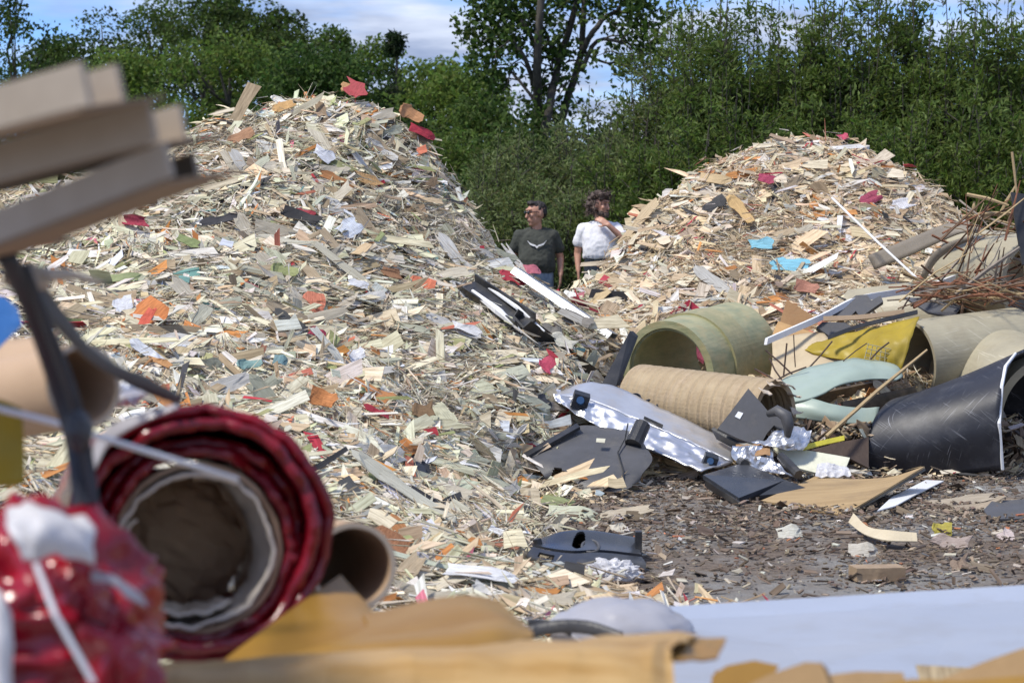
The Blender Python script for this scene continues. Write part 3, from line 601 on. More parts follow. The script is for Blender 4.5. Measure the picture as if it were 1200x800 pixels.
# dim growth deeper in the thicket, so that no sky shows low down
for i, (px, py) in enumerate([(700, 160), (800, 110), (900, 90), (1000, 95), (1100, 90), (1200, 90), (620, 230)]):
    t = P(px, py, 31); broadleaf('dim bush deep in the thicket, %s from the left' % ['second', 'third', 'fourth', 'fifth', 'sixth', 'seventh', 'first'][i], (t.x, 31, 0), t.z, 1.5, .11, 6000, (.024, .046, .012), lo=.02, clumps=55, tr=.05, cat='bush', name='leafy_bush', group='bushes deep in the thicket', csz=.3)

# grass and weeds where the men stand
n = 16000; x = rng.uniform(-1.6, 3, n); y = rng.uniform(20.6, 25.5, n); h = rng.lognormal(-1.5, .45, n); ang = rng.uniform(0, 6.283, n); w = rng.uniform(.004, .012, n)
lean = rng.normal(0, .3, (n, 2)) * h[:, None]; b0 = np.stack([x, y, np.full(n, -.02)], 1); sw = np.stack([np.cos(ang) * w, np.sin(ang) * w, np.zeros(n)], 1)
mid = b0 + np.stack([lean[:, 0] * .35, lean[:, 1] * .35, h * .6], 1); tip = b0 + np.stack([lean[:, 0], lean[:, 1], h], 1)
V = np.stack([b0 - sw, b0 + sw, mid + sw * .8, mid - sw * .8, tip], 1).reshape(-1, 3); b = np.arange(n)[:, None] * 5
lo = (b + np.array([0, 1, 2, 3, 3, 2, 4])).ravel(); s_ = (np.arange(n)[:, None] * 7 + np.array([0, 4])).ravel()
link('grass', npmesh('grass', V, lo, s_, MT['leaf'], np.repeat(np.concatenate([leafcols(n, (.07, .12, .025), light=(.2, .24, .08), lf=.15), np.ones((n, 1))], 1), 5, 0)), kind='stuff', label='tall green grass growing behind the heaps where the men stand', cat='grass')
# a tall weed with pale flower heads between the men
b = P(684, 330, 22.3); b.z = 0; root = thing('flowering_weed', 'spindly weed with small white flowers between the two men', 'weed', b); mb = MB(); fl = []
for k in range(5):
    q = b + Vector((R.gauss(0, .12), R.gauss(0, .1), 0)); hh = R.uniform(.9, 1.45); pth = wander(q, (R.gauss(0, .08), R.gauss(0, .08), 1), hh, 5, .06); mb.tube(pth, taper(6, .006, .002), 5)
    for z in range(9):
        t = R.uniform(.6, 1) * 5; i = min(4, int(t)); fl.append(pth[i].lerp(pth[i + 1], t - i) + Vector((R.gauss(0, .015), R.gauss(0, .015), 0)))
mb.obj('stem', mat('weed_stem', (.06, .10, .03)), parent=root); mf = MB()
for q in fl: mf.blob(q, (.008, .008, .007), 6, 4)
mf.obj('flower_heads', mat('pale_flower', (.62, .64, .58)), parent=root, kind='stuff')
# ------------------------------------------------------------------ single shards lying on the heaps
def shard_template(seed, ragged=.25, curl=.3, k=7):
    r = random.Random(seed); mb = MB(); n = 5
    rows = []
    for j in range(3):
        v = (j / 2 - .5) * 2; rows.append([Vector((u - .5 + r.gauss(0, .04), .5 * v * (1 + r.gauss(0, ragged)) * (1 - .35 * abs(2 * u - 1) ** 3 * r.random()), curl * (u - .5) ** 2 * (1 + r.gauss(0, .3)) + r.gauss(0, .02))) for u in [i / 4 for i in range(5)]])
    mb.sheet(rows, 7, 3, .035, disp=lambda u, v, p: .03 * mnoise.noise(p * 6 + Vector((seed, 0, 0))))
    # torn ends
    mb.V = [Vector((p.x + (r.gauss(0, .05) if abs(p.x) > .38 else 0), p.y, p.z)) for p in mb.V]
    me = bpy.data.meshes.new('composite_shard'); me.from_pydata(mb.V, [], mb.F); me.materials.append(MT['piece']); me.shade_flat(); me.update(); return me
TPL = [shard_template(s, .22, c) for s, c in enumerate([.1, .35, -.3, .05, .5, -.15, .2, .0, .7, -.4])]
def put(name, me, pos, nrm, Ln, Wd, Th, yaw, colr, label, cat, group=None, tilt=.25, lift=.04):
    o = bpy.data.objects.new(name, me); col.objects.link(o)
    n = (nrm + (CAM - pos).normalized() * .8 + Vector((R.gauss(0, tilt), R.gauss(0, tilt), R.gauss(0, tilt)))).normalized()
    d = Vector((math.cos(yaw), 0, math.sin(yaw))) + Vector((0, R.gauss(0, .2), 0)); t = (d - n * d.dot(n)).normalized(); b = n.cross(t)
    M = Matrix((t, b, n)).transposed(); o.rotation_euler = M.to_euler(); o.location = pos + nrm * lift; o.scale = (Ln, Wd, Th); gm = sum(colr) / 3; o.color = (*[(q * .86 + gm * .14) * .86 for q in colr], 1)
    o['label'] = label; o['category'] = cat
    if group: o['group'] = group
    return o
def pm(pos): return FPX / pos.y
NOTE = [  # px, py, length px, width px, yaw deg, colour, name, label
    (170, 388, 52, 34, 62, (.72, .22, .03), 'painted_shard', 'orange and red painted shard standing up low on the taller heap'),
    (172, 392, 34, 12, 68, (.75, .10, .04), 'painted_shard', 'red painted strip on the orange shard low on the taller heap'),
    (364, 369, 28, 24, 80, (.80, .24, .12), 'foam_piece', 'salmon orange square piece in the middle of the taller heap'), (363, 404, 20, 14, -10, (.42, .02, .07), 'film_scrap', 'crimson scrap beside the white strip on the taller heap'),
    (371, 485, 30, 22, -15, (.62, .22, .04), 'foam_piece', 'ragged orange foam piece low on the taller heap above the red roll'), (335, 391, 42, 14, -12, (.09, .09, .085), 'rubber_offcut', 'dark grey oval offcut in the middle of the taller heap'),
    (416, 118, 20, 24, 70, (.50, .05, .06), 'foam_block', 'red and tan block perched on the summit of the taller heap'), (410, 116, 14, 24, 80, (.62, .33, .12), 'foam_block', 'tan wedge against the red block on the summit'),
    (474, 143, 26, 16, -30, (.60, .28, .10), 'foam_block', 'orange brown wedge at the shoulder of the taller heap'), (487, 164, 32, 12, -12, (.55, .02, .05), 'film_scrap', 'bright red film at the shoulder of the taller heap'),
    (490, 344, 26, 16, 0, (.80, .20, .08), 'foam_piece', 'bright orange piece on the right side of the taller heap'), (451, 332, 12, 24, 80, (.40, .19, .08), 'brown_offcut', 'brown upright offcut beside the bright orange piece'),
    (540, 397, 32, 12, -8, (.80, .80, .80), 'white_scrap', 'white flat scrap above the black channel'), (415, 346, 24, 10, 0, (.74, .76, .80), 'white_scrap', 'bluish white scrap left of the bright orange piece'), (412, 433, 20, 16, 40, (.72, .74, .80), 'white_scrap', 'pale scrap in the lower middle of the taller heap'),
    (434, 498, 30, 13, -5, (.40, .01, .03), 'film_scrap', 'dark red film scrap above the glossy black cover'), (487, 498, 24, 20, 10, (.27, .16, .07), 'brown_offcut', 'brown rounded offcut near the foot of the taller heap'), (513, 500, 30, 20, -65, (.70, .68, .45), 'pale_offcut', 'pale yellow bent strip near the foot of the taller heap'),
    (633, 440, 18, 15, 40, (.62, .05, .12), 'film_scrap', 'raspberry red scrap beside the end of the black channel'), (617, 325, 22, 14, 5, (.66, .16, .22), 'film_scrap', 'pink film lump at the feet of the man in grey'), (596, 336, 30, 15, -15, (.58, .03, .06), 'film_scrap', 'bright red film just below the pink lump'),
    (685, 371, 40, 12, -32, (.26, .015, .03), 'film_scrap', 'dark red curled strip beside the metal profile'), (700, 363, 40, 12, 62, (.68, .50, .25), 'pale_offcut', 'tan flat stick beside the dark red curled strip'), (623, 480, 22, 17, -40, (.085, .088, .10), 'rubber_offcut', 'dark grey square offcut above the black fender'),
    (672, 388, 34, 18, -5, (.25, .23, .20), 'clay_lump', 'grey brown rounded lump under the metal profile'), (640, 398, 24, 14, 0, (.27, .25, .21), 'clay_lump', 'small grey lump beside the black channel'), (652, 412, 26, 16, -20, (.68, .66, .54), 'pale_offcut', 'cream curved offcut between the two profiles'),
    (301, 428, 24, 7, 65, (.42, .17, .09), 'brown_offcut', 'terracotta tube stub low on the taller heap'), (290, 445, 26, 10, 0, (.22, .40, .38), 'teal_scrap', 'teal crumpled scrap beside the terracotta stub'), (326, 438, 16, 14, 0, (.16, .30, .33), 'teal_scrap', 'blue green crumpled scrap low on the taller heap'),
    (283, 172, 28, 13, 35, (.48, .24, .11), 'brown_offcut', 'rust brown offcut high on the left of the summit'), (335, 137, 24, 12, 20, (.70, .40, .12), 'foam_piece', 'amber chip just below the summit'), (375, 192, 24, 16, -30, (.70, .73, .80), 'white_scrap', 'pale blue white plate below the summit'), (405, 280, 24, 26, -50, (.66, .72, .82), 'white_scrap', 'pale blue plate in the upper middle of the taller heap'),
    (352, 266, 44, 13, -35, (.035, .035, .038), 'rubber_offcut', 'black strip in a hollow of the taller heap'), (262, 270, 46, 12, 18, (.05, .05, .06), 'rubber_offcut', 'black folded strip on the left of the taller heap'), (425, 222, 12, 26, 75, (.62, .36, .13), 'foam_piece', 'amber curled strip below the summit'), (220, 297, 26, 12, -20, (.30, .37, .13), 'green_offcut', 'olive green offcut on the left of the taller heap'),
    (328, 330, 28, 13, -18, (.36, .40, .14), 'green_offcut', 'yellow green offcut in the middle of the taller heap'), (145, 340, 42, 12, 30, (.34, .40, .17), 'green_offcut', 'long green strip near the black straps'), (148, 372, 20, 20, 30, (.70, .73, .80), 'white_scrap', 'white plate left of the orange painted shard'), (165, 430, 40, 16, -28, (.74, .77, .82), 'white_scrap', 'white sheet scrap low beside the cardboard tube'),
    (183, 442, 26, 10, -18, (.68, .33, .10), 'foam_piece', 'orange strip beside the white sheet scrap'), (355, 262, 26, 8, -10, (.40, .02, .04), 'film_scrap', 'dark red scrap in the hollow with the black strip'), (154, 274, 14, 26, 80, (.45, .03, .07), 'film_scrap', 'crimson ribbon near the cardboard channels'), (233, 385, 30, 18, 60, (.46, .46, .36), 'pale_offcut', 'grey green leaning plate beside the orange painted shard'),
    (330, 296, 60, 9, -32, (.60, .57, .45), 'long_splinter', 'long pale splinter lying across the upper middle of the taller heap'), (400, 325, 90, 10, -31, (.55, .52, .40), 'long_splinter', 'longest grey green splinter crossing the taller heap'), (463, 590, 130, 16, -55, (.60, .59, .48), 'long_splinter', 'broad weathered lath leaning at the foot of the taller heap'), (377, 420, 60, 11, -45, (.66, .66, .58), 'long_splinter', 'white lath right of the crimson scrap'),
    (548, 612, 40, 26, -5, (.60, .58, .55), 'crumpled_wrap', 'crumpled grey white wrap at the edge of the litter'), (525, 634, 34, 18, -15, (.72, .75, .85), 'white_scrap', 'bluish white square scrap at the foot of the taller heap'), (580, 640, 54, 12, -4, (.50, .20, .12), 'foam_piece', 'salmon board left of the black tray'), (541, 590, 60, 10, -10, (.72, .55, .30), 'pale_offcut', 'tan flat lath at the edge of the litter'),
    (680, 684, 48, 9, 5, (.75, .24, .13), 'foam_piece', 'orange strip in front of the crumpled bag'), (668, 680, 30, 7, -12, (.72, .26, .16), 'foam_piece', 'short orange strip below the black tray'), (640, 672, 60, 9, -38, (.34, .18, .09), 'brown_offcut', 'brown stick leaning below the black tray'), (666, 700, 38, 13, 45, (.36, .19, .05), 'brown_offcut', 'brown wooden handle stub sticking out of the litter'), (450, 660, 22, 46, 60, (.40, .17, .07), 'brown_offcut', 'rust brown tongue beside the cardboard tube'),
    (560, 695, 80, 20, -6, (.78, .80, .84), 'white_scrap', 'white sheet in the litter behind the ochre wrap'), (572, 664, 46, 14, -25, (.50, .56, .42), 'green_offcut', 'pale green plate in the litter behind the ochre wrap'), (500, 685, 170, 8, -4, (.55, .60, .46), 'long_splinter', 'long pale green rod lying behind the ochre wrap'),
    (892, 297, 26, 15, -20, (.20, .56, .72), 'blue_scrap', 'small bright blue scrap on the smaller heap'), (926, 322, 46, 18, -28, (.18, .55, .74), 'blue_scrap', 'large bright blue strip on the smaller heap'), (985, 172, 12, 9, 30, (.62, .05, .13), 'film_scrap', 'pink red chip near the summit of the smaller heap'), (1018, 243, 14, 30, -60, (.42, .05, .11), 'film_scrap', 'crimson strip on the far side of the smaller heap'), (1050, 250, 14, 22, -70, (.74, .74, .78), 'white_scrap', 'white scrap on the far side of the smaller heap'),
    (898, 218, 18, 10, -20, (.55, .05, .14), 'film_scrap', 'small crimson scrap on the smaller heap'), (868, 258, 44, 11, -65, (.68, .44, .16), 'pale_offcut', 'amber lath on the front of the smaller heap'), (838, 220, 36, 12, -25, (.66, .48, .24), 'pale_offcut', 'tan board on the shoulder of the smaller heap'), (838, 250, 26, 14, 30, (.05, .05, .055), 'rubber_offcut', 'black rag on the left of the smaller heap'), (838, 345, 56, 16, -50, (.55, .54, .50), 'pale_offcut', 'grey board leaning above the green pipe'), (755, 268, 60, 14, 55, (.62, .47, .27), 'pale_offcut', 'tan board leaning at the corner of the smaller heap'),
    (812, 412, 30, 26, 60, (.70, .12, .22), 'film_scrap', 'pink film seen through the green pipe'), (940, 348, 26, 14, -10, (.52, .22, .14), 'foam_piece', 'terracotta plate above the brown cardboard'), (600, 318, 12, 66, 35, (.70, .68, .62), 'long_splinter', 'pale splinter sticking up at the feet of the man in grey'),
]
for i, (px, py, lp, wp, yaw, c, nm, lab) in enumerate(NOTE):
    h = None; yy_ = py
    while h is None: h = S(px, yy_); yy_ += 3
    pos, nr = h; k = pm(pos); pos = pos + Vector((0, 0, (yy_ - 3 - py) / k))
    put(nm, TPL[i % 10], pos, nr, lp / k, max(.02, wp / k), .12, math.radians(yaw), c, lab, nm.split('_')[-1] if nm != 'long_splinter' else 'splinter', tilt=.08, lift=.085 if pos.z > .15 else .02)
GRPL = [('cream', (.70, .63, .48), .30), ('pale green', (.54, .56, .42), .24), ('off white', (.74, .73, .69), .16), ('tan', (.60, .46, .28), .18), ('orange', (.66, .27, .07), .06), ('brown', (.33, .22, .12), .06)]
cnt = 0
while cnt < 210:
    px = R.uniform(60, 1100); py = R.uniform(120, 720)
    if 610 < px < 700 and py < 420: continue
    if px > 700 and py > 380: continue
    if px < 260 and py < 330 or px < 420 and py > 520: continue
    h = S(px, py)
    if h is None or h[0].z < .04: continue
    pos, nr = h; k = pm(pos); tall = bool(side(pos.x, pos.y)); u = R.random(); acc = 0
    for nm, c, w in GRPL:
        acc += w
        if u < acc: break
    if not tall and nm in ('pale green', 'off white'): nm, c = ('tan', (.66, .50, .30)) if u < .45 else ('cream', (.70, .60, .44))
    f = R.uniform(.6, .98); Ln = R.choice([.14, .18, .24, .30, .38]) * R.uniform(.8, 1.2) * (1 if tall else .75); Wd = Ln * R.uniform(.10, .38)
    put('composite_shard', R.choice(TPL), pos, nr, Ln, min(Wd, .10), R.uniform(.08, .16), R.uniform(-1.2, .9), tuple(x * f for x in c), '%s %s shard lying %s of the %s heap' % ('large' if Ln > .26 else 'mid-sized' if Ln > .17 else 'small', nm, ('near the summit' if pos.z > 1.75 else 'on the upper slope' if pos.z > 1.1 else 'on the lower slope' if pos.z > .45 else 'at the foot'), 'taller' if tall else 'smaller tan'), 'shard', '%s shards on the %s heap' % (nm, 'taller' if tall else 'smaller')); cnt += 1

# ------------------------------------------------------------------ metal and plastic pieces on the slope
steel = mat('galvanised_steel', (.36, .38, .41), (.29, .31, .34), sc=5, rough=.45, metal=.7, bump=.08, bsc=60, dirt=.4, dcol=(.35, .3, .24))
root_p0, root_p1 = S(606, 342)[0] + Vector((0, 0, .17)), S(720, 428)[0] + Vector((0, 0, .21))
MB().profile(root_p0, root_p1, [(-.05, .010), (.035, 0), (.048, -.055), (.042, -.055), (.03, -.006), (-.045, .004), (-.045, -.035), (-.05, -.035)], up=(.1, .3, 1)).obj('metal_channel', steel, label='silver metal channel lying down the slope below the men', cat='channel')
root = thing('plastic_channel', 'long black plastic channel with pale edge lying on the taller heap', 'channel', P(620, 405, 13.4))
for a, b in [((546, 352), (616, 408)), ((613, 405), (690, 460))]:
    p0, p1 = S(*a)[0] + Vector((0, -.02, .14 if a[0] < 600 else .19)), S(*b)[0] + Vector((0, -.02, .19)); MB().profile(p0, p1, [(-.085, .01), (-.075, .01), (-.065, -.04), (.065, -.04), (.075, .02), (.085, .02), (.072, -.055), (-.072, -.055)], up=(-.1, -.75, 1)).obj('channel_section', MT['black'], parent=root)
MB().tube([S(554, 362)[0] + Vector((0, -.03, .12)), S(584, 384)[0] + Vector((0, -.03, .11)), S(612, 408)[0] + Vector((0, -.03, .10))], [.014, .03, .008], 6).obj('edge_strip', MT['white'], parent=root)
MB().tube([S(570, 364)[0] + Vector((0, -.02, .17)), S(606, 390)[0] + Vector((0, -.02, .17)), S(638, 416)[0] + Vector((0, -.02, .16))], [.010, .016, .006], 6).obj('edge_strip', MT['white'], parent=root)
pl = P(722, 425, 13.3)
MB().prism([P(738, 388, 13.5), P(744, 394, 13.5), P(722, 452, 13.15), P(704, 452, 13.15)], Vector((.025, .03, .0))).obj('dark_board', MT['black'], label='black board edge leaning against the green pipe', cat='board')

# foil faced board
foil = mat('aluminium_foil', (.66, .67, .69), (.55, .56, .58), sc=6, rough=.34, metal=.85, bump=.15, bsc=14, dirt=.35, dcol=(.62, .5, .36))
root = thing('foil_board', 'silver foil-faced insulation board with two dark round fittings', 'insulation board', P(750, 520, 12.5))
back = [P(652, 459, 12.8), P(705, 450, 12.8), P(780, 482, 12.62), P(862, 522, 12.35)]; ridge = [P(648, 464, 12.55), P(690, 470, 12.5), P(775, 505, 12.3), P(858, 543, 12.05)]; foot = [P(650, 470, 12.5), P(694, 497, 12.38), P(760, 528, 12.18), P(822, 554, 11.95)]
def _vr(p): d_ = mnoise.voronoi(p)[0]; return d_[1] - d_[0]
cru = lambda a: (lambda u, v, p: a * (1.1 * _vr(p * 9) + .45 * _vr(p * 22) - .4))
MB().sheet([back, [a.lerp(b, .5) for a, b in zip(back, ridge)], ridge], 50, 10, .01, disp=cru(.010)).obj('top_face', mat('dull_foil', (.60, .61, .64), (.5, .51, .54), sc=5, rough=.34, metal=.6, bump=.15, bsc=20, dirt=.5, dcol=(.55, .42, .28)), parent=root, smooth=True)
MB().sheet([ridge, [a.lerp(b, .5) for a, b in zip(ridge, foot)], foot], 64, 16, .01, disp=cru(.028)).obj('front_face', foil, parent=root, smooth=True)
for x, y, Y, s in [(680, 469, 12.45, .048), (832, 540, 12.02, .040)]:
    c = P(x, y, Y); mb = MB(); mb.box(c, (s, 0, -.3 * s), (.3 * s, -.2 * s, .9 * s), (0, .012, .012)); fm = mb.obj('fitting', MT['gloss'], parent=root)
    MB().tube([c + Vector((.002, -.004, -.002)), c + Vector((0, -.028, .004))], [s * .62, s * .5], 18).obj('lens', mat('blue_lens', (.02, .05, .12), (.03, .09, .2), rough=.12, bump=0, coat=.5), parent=fm)
MB().prism([P(755, 489, 12.4), P(777, 499, 12.3), P(776, 502, 12.3), P(754, 492, 12.4)], (0, -.012, .01)).obj('slot', MT['black'], parent=root)

# black fender
root = thing('plastic_fender', 'black plastic fender panel with an arched cutout and a small label', 'fender', P(690, 575, 11.8))
p0 = P(690, 575, 11.75); nrm = (P(616, 533, 12.0) - P(675, 500, 12.35)).cross(P(740, 507, 12.3) - P(675, 500, 12.35)).normalized()
def bent(outline, p0, n, th, bow, m, name, root, **k):
    mb = pxprism(outline, p0, n, th); return mb.obj(name, m, parent=root, **k)
A = [P(617, 534, 11.95), P(645, 518, 12.1), P(678, 501, 12.25), P(712, 503, 12.25), P(742, 509, 12.2), P(757, 527, 12.05)]
B = [P(622, 541, 11.85), P(648, 534, 11.9), P(682, 530, 11.95), P(712, 532, 11.95), P(742, 534, 11.9), P(764, 541, 11.85)]
Cc = [P(636, 556, 11.75), P(652, 552, 11.75), P(684, 560, 11.70), P(708, 562, 11.65), P(736, 560, 11.7), P(752, 556, 11.75)]
Dd = [P(640, 562, 11.75), P(662, 572, 11.75), P(690, 579, 11.60), P(712, 581, 11.55), P(735, 574, 11.6), P(745, 566, 11.7)]
MB().sheet([A, B, Cc, Dd], 44, 26, .012, mask=lambda u, v: not ((u - .22) ** 2 / .018 + (v - 1.02) ** 2 / .16 < 1) and not (v > .93 and u > .86)).obj('fender_shell', MT['dgrey'], parent=root, smooth=False)
MB().sheet([[P(614, 534, 11.9), P(676, 499, 12.2)], [P(618, 538, 11.85), P(680, 503, 12.15)]], 12, 2, .02).obj('flange', MT['black'], parent=root)
MB().tube([P(668, 505, 12.45), P(700, 503, 12.45), P(738, 508, 12.4)], .03, 8).obj('rim', MT['black'], parent=root)
MB().tube([P(742, 521, 12.0), P(753, 497, 12.1)], [.055, .05], 12).obj('spigot', MT['black'], parent=root)
MB().tube([P(736, 496, 12.1), P(733, 512, 12.05), P(724, 530, 11.9), P(731, 552, 11.72), P(729, 566, 11.6)], .005, 5).obj('wire', MT['black'], parent=root)
MB().prism([P(699, 513.5, 11.985), P(709.5, 514, 11.985), P(708.5, 519, 11.95), P(698.5, 518, 11.95)], (0, -.004, .002)).obj('label_sticker', mat('cream_label', (.6, .58, .45)), parent=root)

# glossy cover
root = thing('plastic_cover', 'glossy dark cover with rounded corner lying at the foot of the taller heap', 'cover', P(468, 578, 10.2)); p0 = P(470, 555, 10.2); nn = Vector((.15, -.62, .75))
pxprism([(420, 527), (452, 529), (484, 537), (497, 545), (500, 553), (491, 566), (479, 577), (462, 573), (446, 568), (425, 556)], p0, nn, .016).obj('face', MT['gloss'], parent=root)
pxprism([(424, 524), (455, 525), (488, 533), (503, 545), (505, 554), (495, 570), (480, 581), (462, 577), (446, 572), (425, 562)], p0 - nn * .022, nn, .03).obj('rim', MT['black'], parent=root)

# black tray on the ground
root = thing('plastic_tray', 'black moulded plastic tray with an oval hole, lying on the yard', 'tray', Gd(690, 668))
LY = -.22
rows = [[P(618, 658, 9.3 + LY), P(640, 667, 9.15 + LY), P(672, 672, 9.05 + LY), P(712, 672, 9.1 + LY), P(756, 668, 9.2 + LY)], [P(617, 650, 9.32 + LY), P(640, 657, 9.15 + LY), P(672, 661, 9.05 + LY), P(712, 657, 9.12 + LY), P(757, 660, 9.25 + LY)],
        [P(624, 640, 9.4 + LY), P(645, 645, 9.28 + LY), P(672, 648, 9.2 + LY), P(705, 647, 9.25 + LY), P(752, 652, 9.35 + LY)], [P(632, 636, 9.5 + LY), P(652, 637, 9.4 + LY), P(675, 633, 9.4 + LY), P(705, 634, 9.42 + LY), P(750, 640, 9.5 + LY)], [P(640, 633, 9.6 + LY), P(658, 625, 9.55 + LY), P(680, 622, 9.55 + LY), P(705, 624, 9.58 + LY), P(749, 632, 9.65 + LY)]]
lip = [p + Vector((0, .05, .004)) for p in rows[2]]
MB().sheet([rows[0], rows[1], rows[2]], 60, 18, .012, mask=lambda u, v: not (.13 < u < .32 and .62 < v < .86)).obj('tray_front', MT['black'], parent=root)
MB().sheet([lip, [a.lerp(b, .35) for a, b in zip(lip, rows[4])], [a.lerp(b, .8) + Vector((0, 0, .02)) for a, b in zip(lip, rows[4])], rows[4]], 130, 44, .012, mask=lambda u, v: not (((u - .53) / .07) ** 2 + ((v - .38) / .26) ** 2 < 1)).obj('tray_shell', MT['gloss'], parent=root)
ring = [P(692 + 10 * math.cos(w), 640 + 7 * math.sin(w), 9.34 + LY - .08 * math.sin(w)) for w in [k * 6.283 / 20 for k in range(21)]]
MB().tube(ring, .007, 6).obj('hole_rim', MT['dgrey'], parent=root)
MB().sheet([[P(640, 633, 9.6 + LY), P(680, 622, 9.55 + LY), P(749, 632, 9.65 + LY)], [Gd(645, 640), Gd(690, 645), Gd(752, 646)]], 16, 3, .01).obj('back_wall', MT['black'], parent=root)
MB().tube([P(631, 640, 9.45 + LY), P(629, 631, 9.45 + LY)], [.022, .02], 8).obj('clip', MT['black'], parent=root)
MB().box(P(748, 633, 9.5 + LY), (.016, 0, 0), (0, .03, 0), (0, 0, .045)).obj('clip', MT['black'], parent=root)
bag = mat('thin_white_film', (.78, .78, .80), (.70, .69, .70), sc=8, rough=.35, bump=.5, bsc=20, trans=.35)
crn = lambda s, a: (lambda d: a * (.9 * _vr(d * s * .7) + .4 * _vr(d * s * 1.8 + Vector((4, 1, 2))) + .3 * mnoise.noise(d * s) - .35))
MB().blob(P(717, 672, 8.75), (.125, .09, .065), 48, 30, disp=crn(3.4, .55)).obj('crumpled_bag', bag, label='crumpled white plastic bag in front of the black tray', cat='plastic bag')

# ------------------------------------------------------------------ pipes
gfrp = mat('green_glass_fibre', (.24, .26, .14), (.38, .36, .20), sc=7, rough=.42, bump=.2, bsc=18, dirt=.95, dcol=(.40, .30, .14), stretch=(1, 1, 3))
root = thing('glass_fibre_pipe', 'short wide olive green pipe section open towards the camera', 'pipe', P(815, 520, 14.2))
q0, q1, ax = OP0, OP1, OAX
MB().pipe(q0, q1, .365, .315, 72, 16, wob=lambda f, w: 1 + .006 * math.sin(3 * w + 1)).obj('pipe_wall', gfrp, parent=root, smooth=False)
MB().pipe(q0 + ax * .30, q0 + ax * .56, .380, .36, 72, 6).obj('band', mat('resin_band', (.34, .30, .15), (.25, .25, .13), sc=9, rough=.45, bump=.3, bsc=25, dirt=.8, dcol=(.50, .42, .22)), parent=root)
MB().pipe(q0 + ax * .02, q0 + ax * .09, .322, .296, 72, 3).obj('inner_lip', gfrp, parent=root)
wound = mat('wound_fibre', (.40, .31, .19), (.30, .22, .13), sc=6, rough=.7, bump=.35, bsc=70, dirt=.5, dcol=(.62, .5, .36), stretch=(1, 1, 1))
a0, a1 = P(750, 470, 13.15), P(908, 490, 12.45)
MB().pipe(a0, a1, .245, .205, 56, 60, wob=lambda f, w: 1 + .016 * math.sin(f * 150) + .012 * math.sin(2 * w)).obj('ribbed_pipe', wound, label='tan ribbed wound fibre pipe lying in front of the olive pipe', cat='pipe', smooth=False)
frm = MB(); 
for k in range(9):
    w = k * .42 + 3.6; ax2 = (a1 - a0).normalized(); up = (Vector((0, 0, 1)) - ax2 * ax2.z).normalized(); b_ = ax2.cross(up)
    c = a1 + (up * math.cos(w) + b_ * math.sin(w)) * .225
    frm.sheet([[c, c + ax2 * .08 + b_ * .02], [c + b_ * .07 + up * .02, c + ax2 * R.uniform(.04, .11) + b_ * .08 + up * R.uniform(-.03, .04)]], 5, 3, .006, disp=cru(.03))
frm.obj('torn_lining', mat('pale_lining', (.62, .54, .44), (.45, .36, .26), sc=20, rough=.9), label='torn pale lining hanging from the end of the ribbed pipe', cat='lining')
for x, y, Y, s in [(762, 473, 12.76, .05), (780, 483, 12.70, .045), (744, 465, 12.82, .04)]:
    c = P(x, y, Y); MB().pipe(c + Vector((.02, .10, -.14)), c, s, s * .82, 20, 3).obj('pipe_stub', MT['gloss'], label={762: 'black round pipe stub in the middle of the three behind the foil board', 780: 'black round pipe stub lowest behind the foil board', 744: 'black round pipe stub highest behind the foil board'}[x], cat='pipe stub', group='black pipe stubs', smooth=False)

beige = mat('beige_pipe_wall', (.40, .36, .25), (.31, .28, .20), sc=3, rough=.5, bump=.12, bsc=30, dirt=.45, dcol=(.22, .17, .10), scratch=.55, scol=(.62, .58, .46), stretch=(1, 1, 2))
def bigpipe(p0, p1, ro, ri, label, m=beige):
    MB().pipe(p0, p1, ro, ri, 64, 20, wob=lambda f, w: 1 + .008 * math.sin(2 * w + f)).obj('beige_pipe', m, label=label, cat='pipe', group='large beige pipes')
bigpipe(P(1068, 424, 13.6), P(1190, 408, 13.95), .285, .26, 'beige pipe with its end against the yellow film')
bigpipe(P(1150, 440, 14.0), P(1232, 486, 12.95), .40, .345, 'large scratched beige pipe above the black curved shell')
bigpipe(P(1000, 385, 15.2), P(1120, 372, 14.9), .30, .27, 'beige pipe lying behind the white pole')
bigpipe(P(1135, 318, 15.2), P(1215, 330, 14.5), .33, .29, 'beige pipe under the splinter bundle')

# black curved shell
blk = mat('scratched_black_sheet', (.012, .013, .018), (.022, .023, .030), sc=3, rough=.5, bump=.06, bsc=40, dirt=.3, dcol=(.2, .2, .2), scratch=.5, scol=(.34, .35, .38))
root = thing('curved_shell', 'large scratched black curved shell with a white edge, standing on the yard', 'shell', Gd(1095, 557))
lay = lambda L_: [P(*q) for q in L_]
front = lay([(1014, 557, 12.45), (1060, 557, 12.4), (1115, 557, 12.3), (1175, 550, 12.2)]); fm1 = lay([(1016, 520, 12.42), (1060, 518, 12.36), (1115, 508, 12.26), (1171, 496, 12.16)]); fm2 = lay([(1027, 486, 12.55), (1066, 478, 12.5), (1118, 464, 12.4), (1174, 452, 12.25)])
top = lay([(1050, 466, 12.85), (1082, 457, 12.85), (1128, 440, 12.8), (1190, 414, 12.65)]); bk = lay([(1085, 470, 13.2), (1115, 462, 13.25), (1160, 445, 13.2), (1235, 410, 13.1)]); bk2 = lay([(1110, 500, 13.4), (1140, 500, 13.45), (1190, 490, 13.45), (1275, 470, 13.4)]); bk3 = lay([(1120, 530, 13.4), (1150, 530, 13.5), (1200, 530, 13.5), (1280, 530, 13.45)])
MB().sheet([front, fm1, fm2, top, bk, bk2, bk3], 30, 48, .022).obj('shell_wall', blk, parent=root, smooth=True)
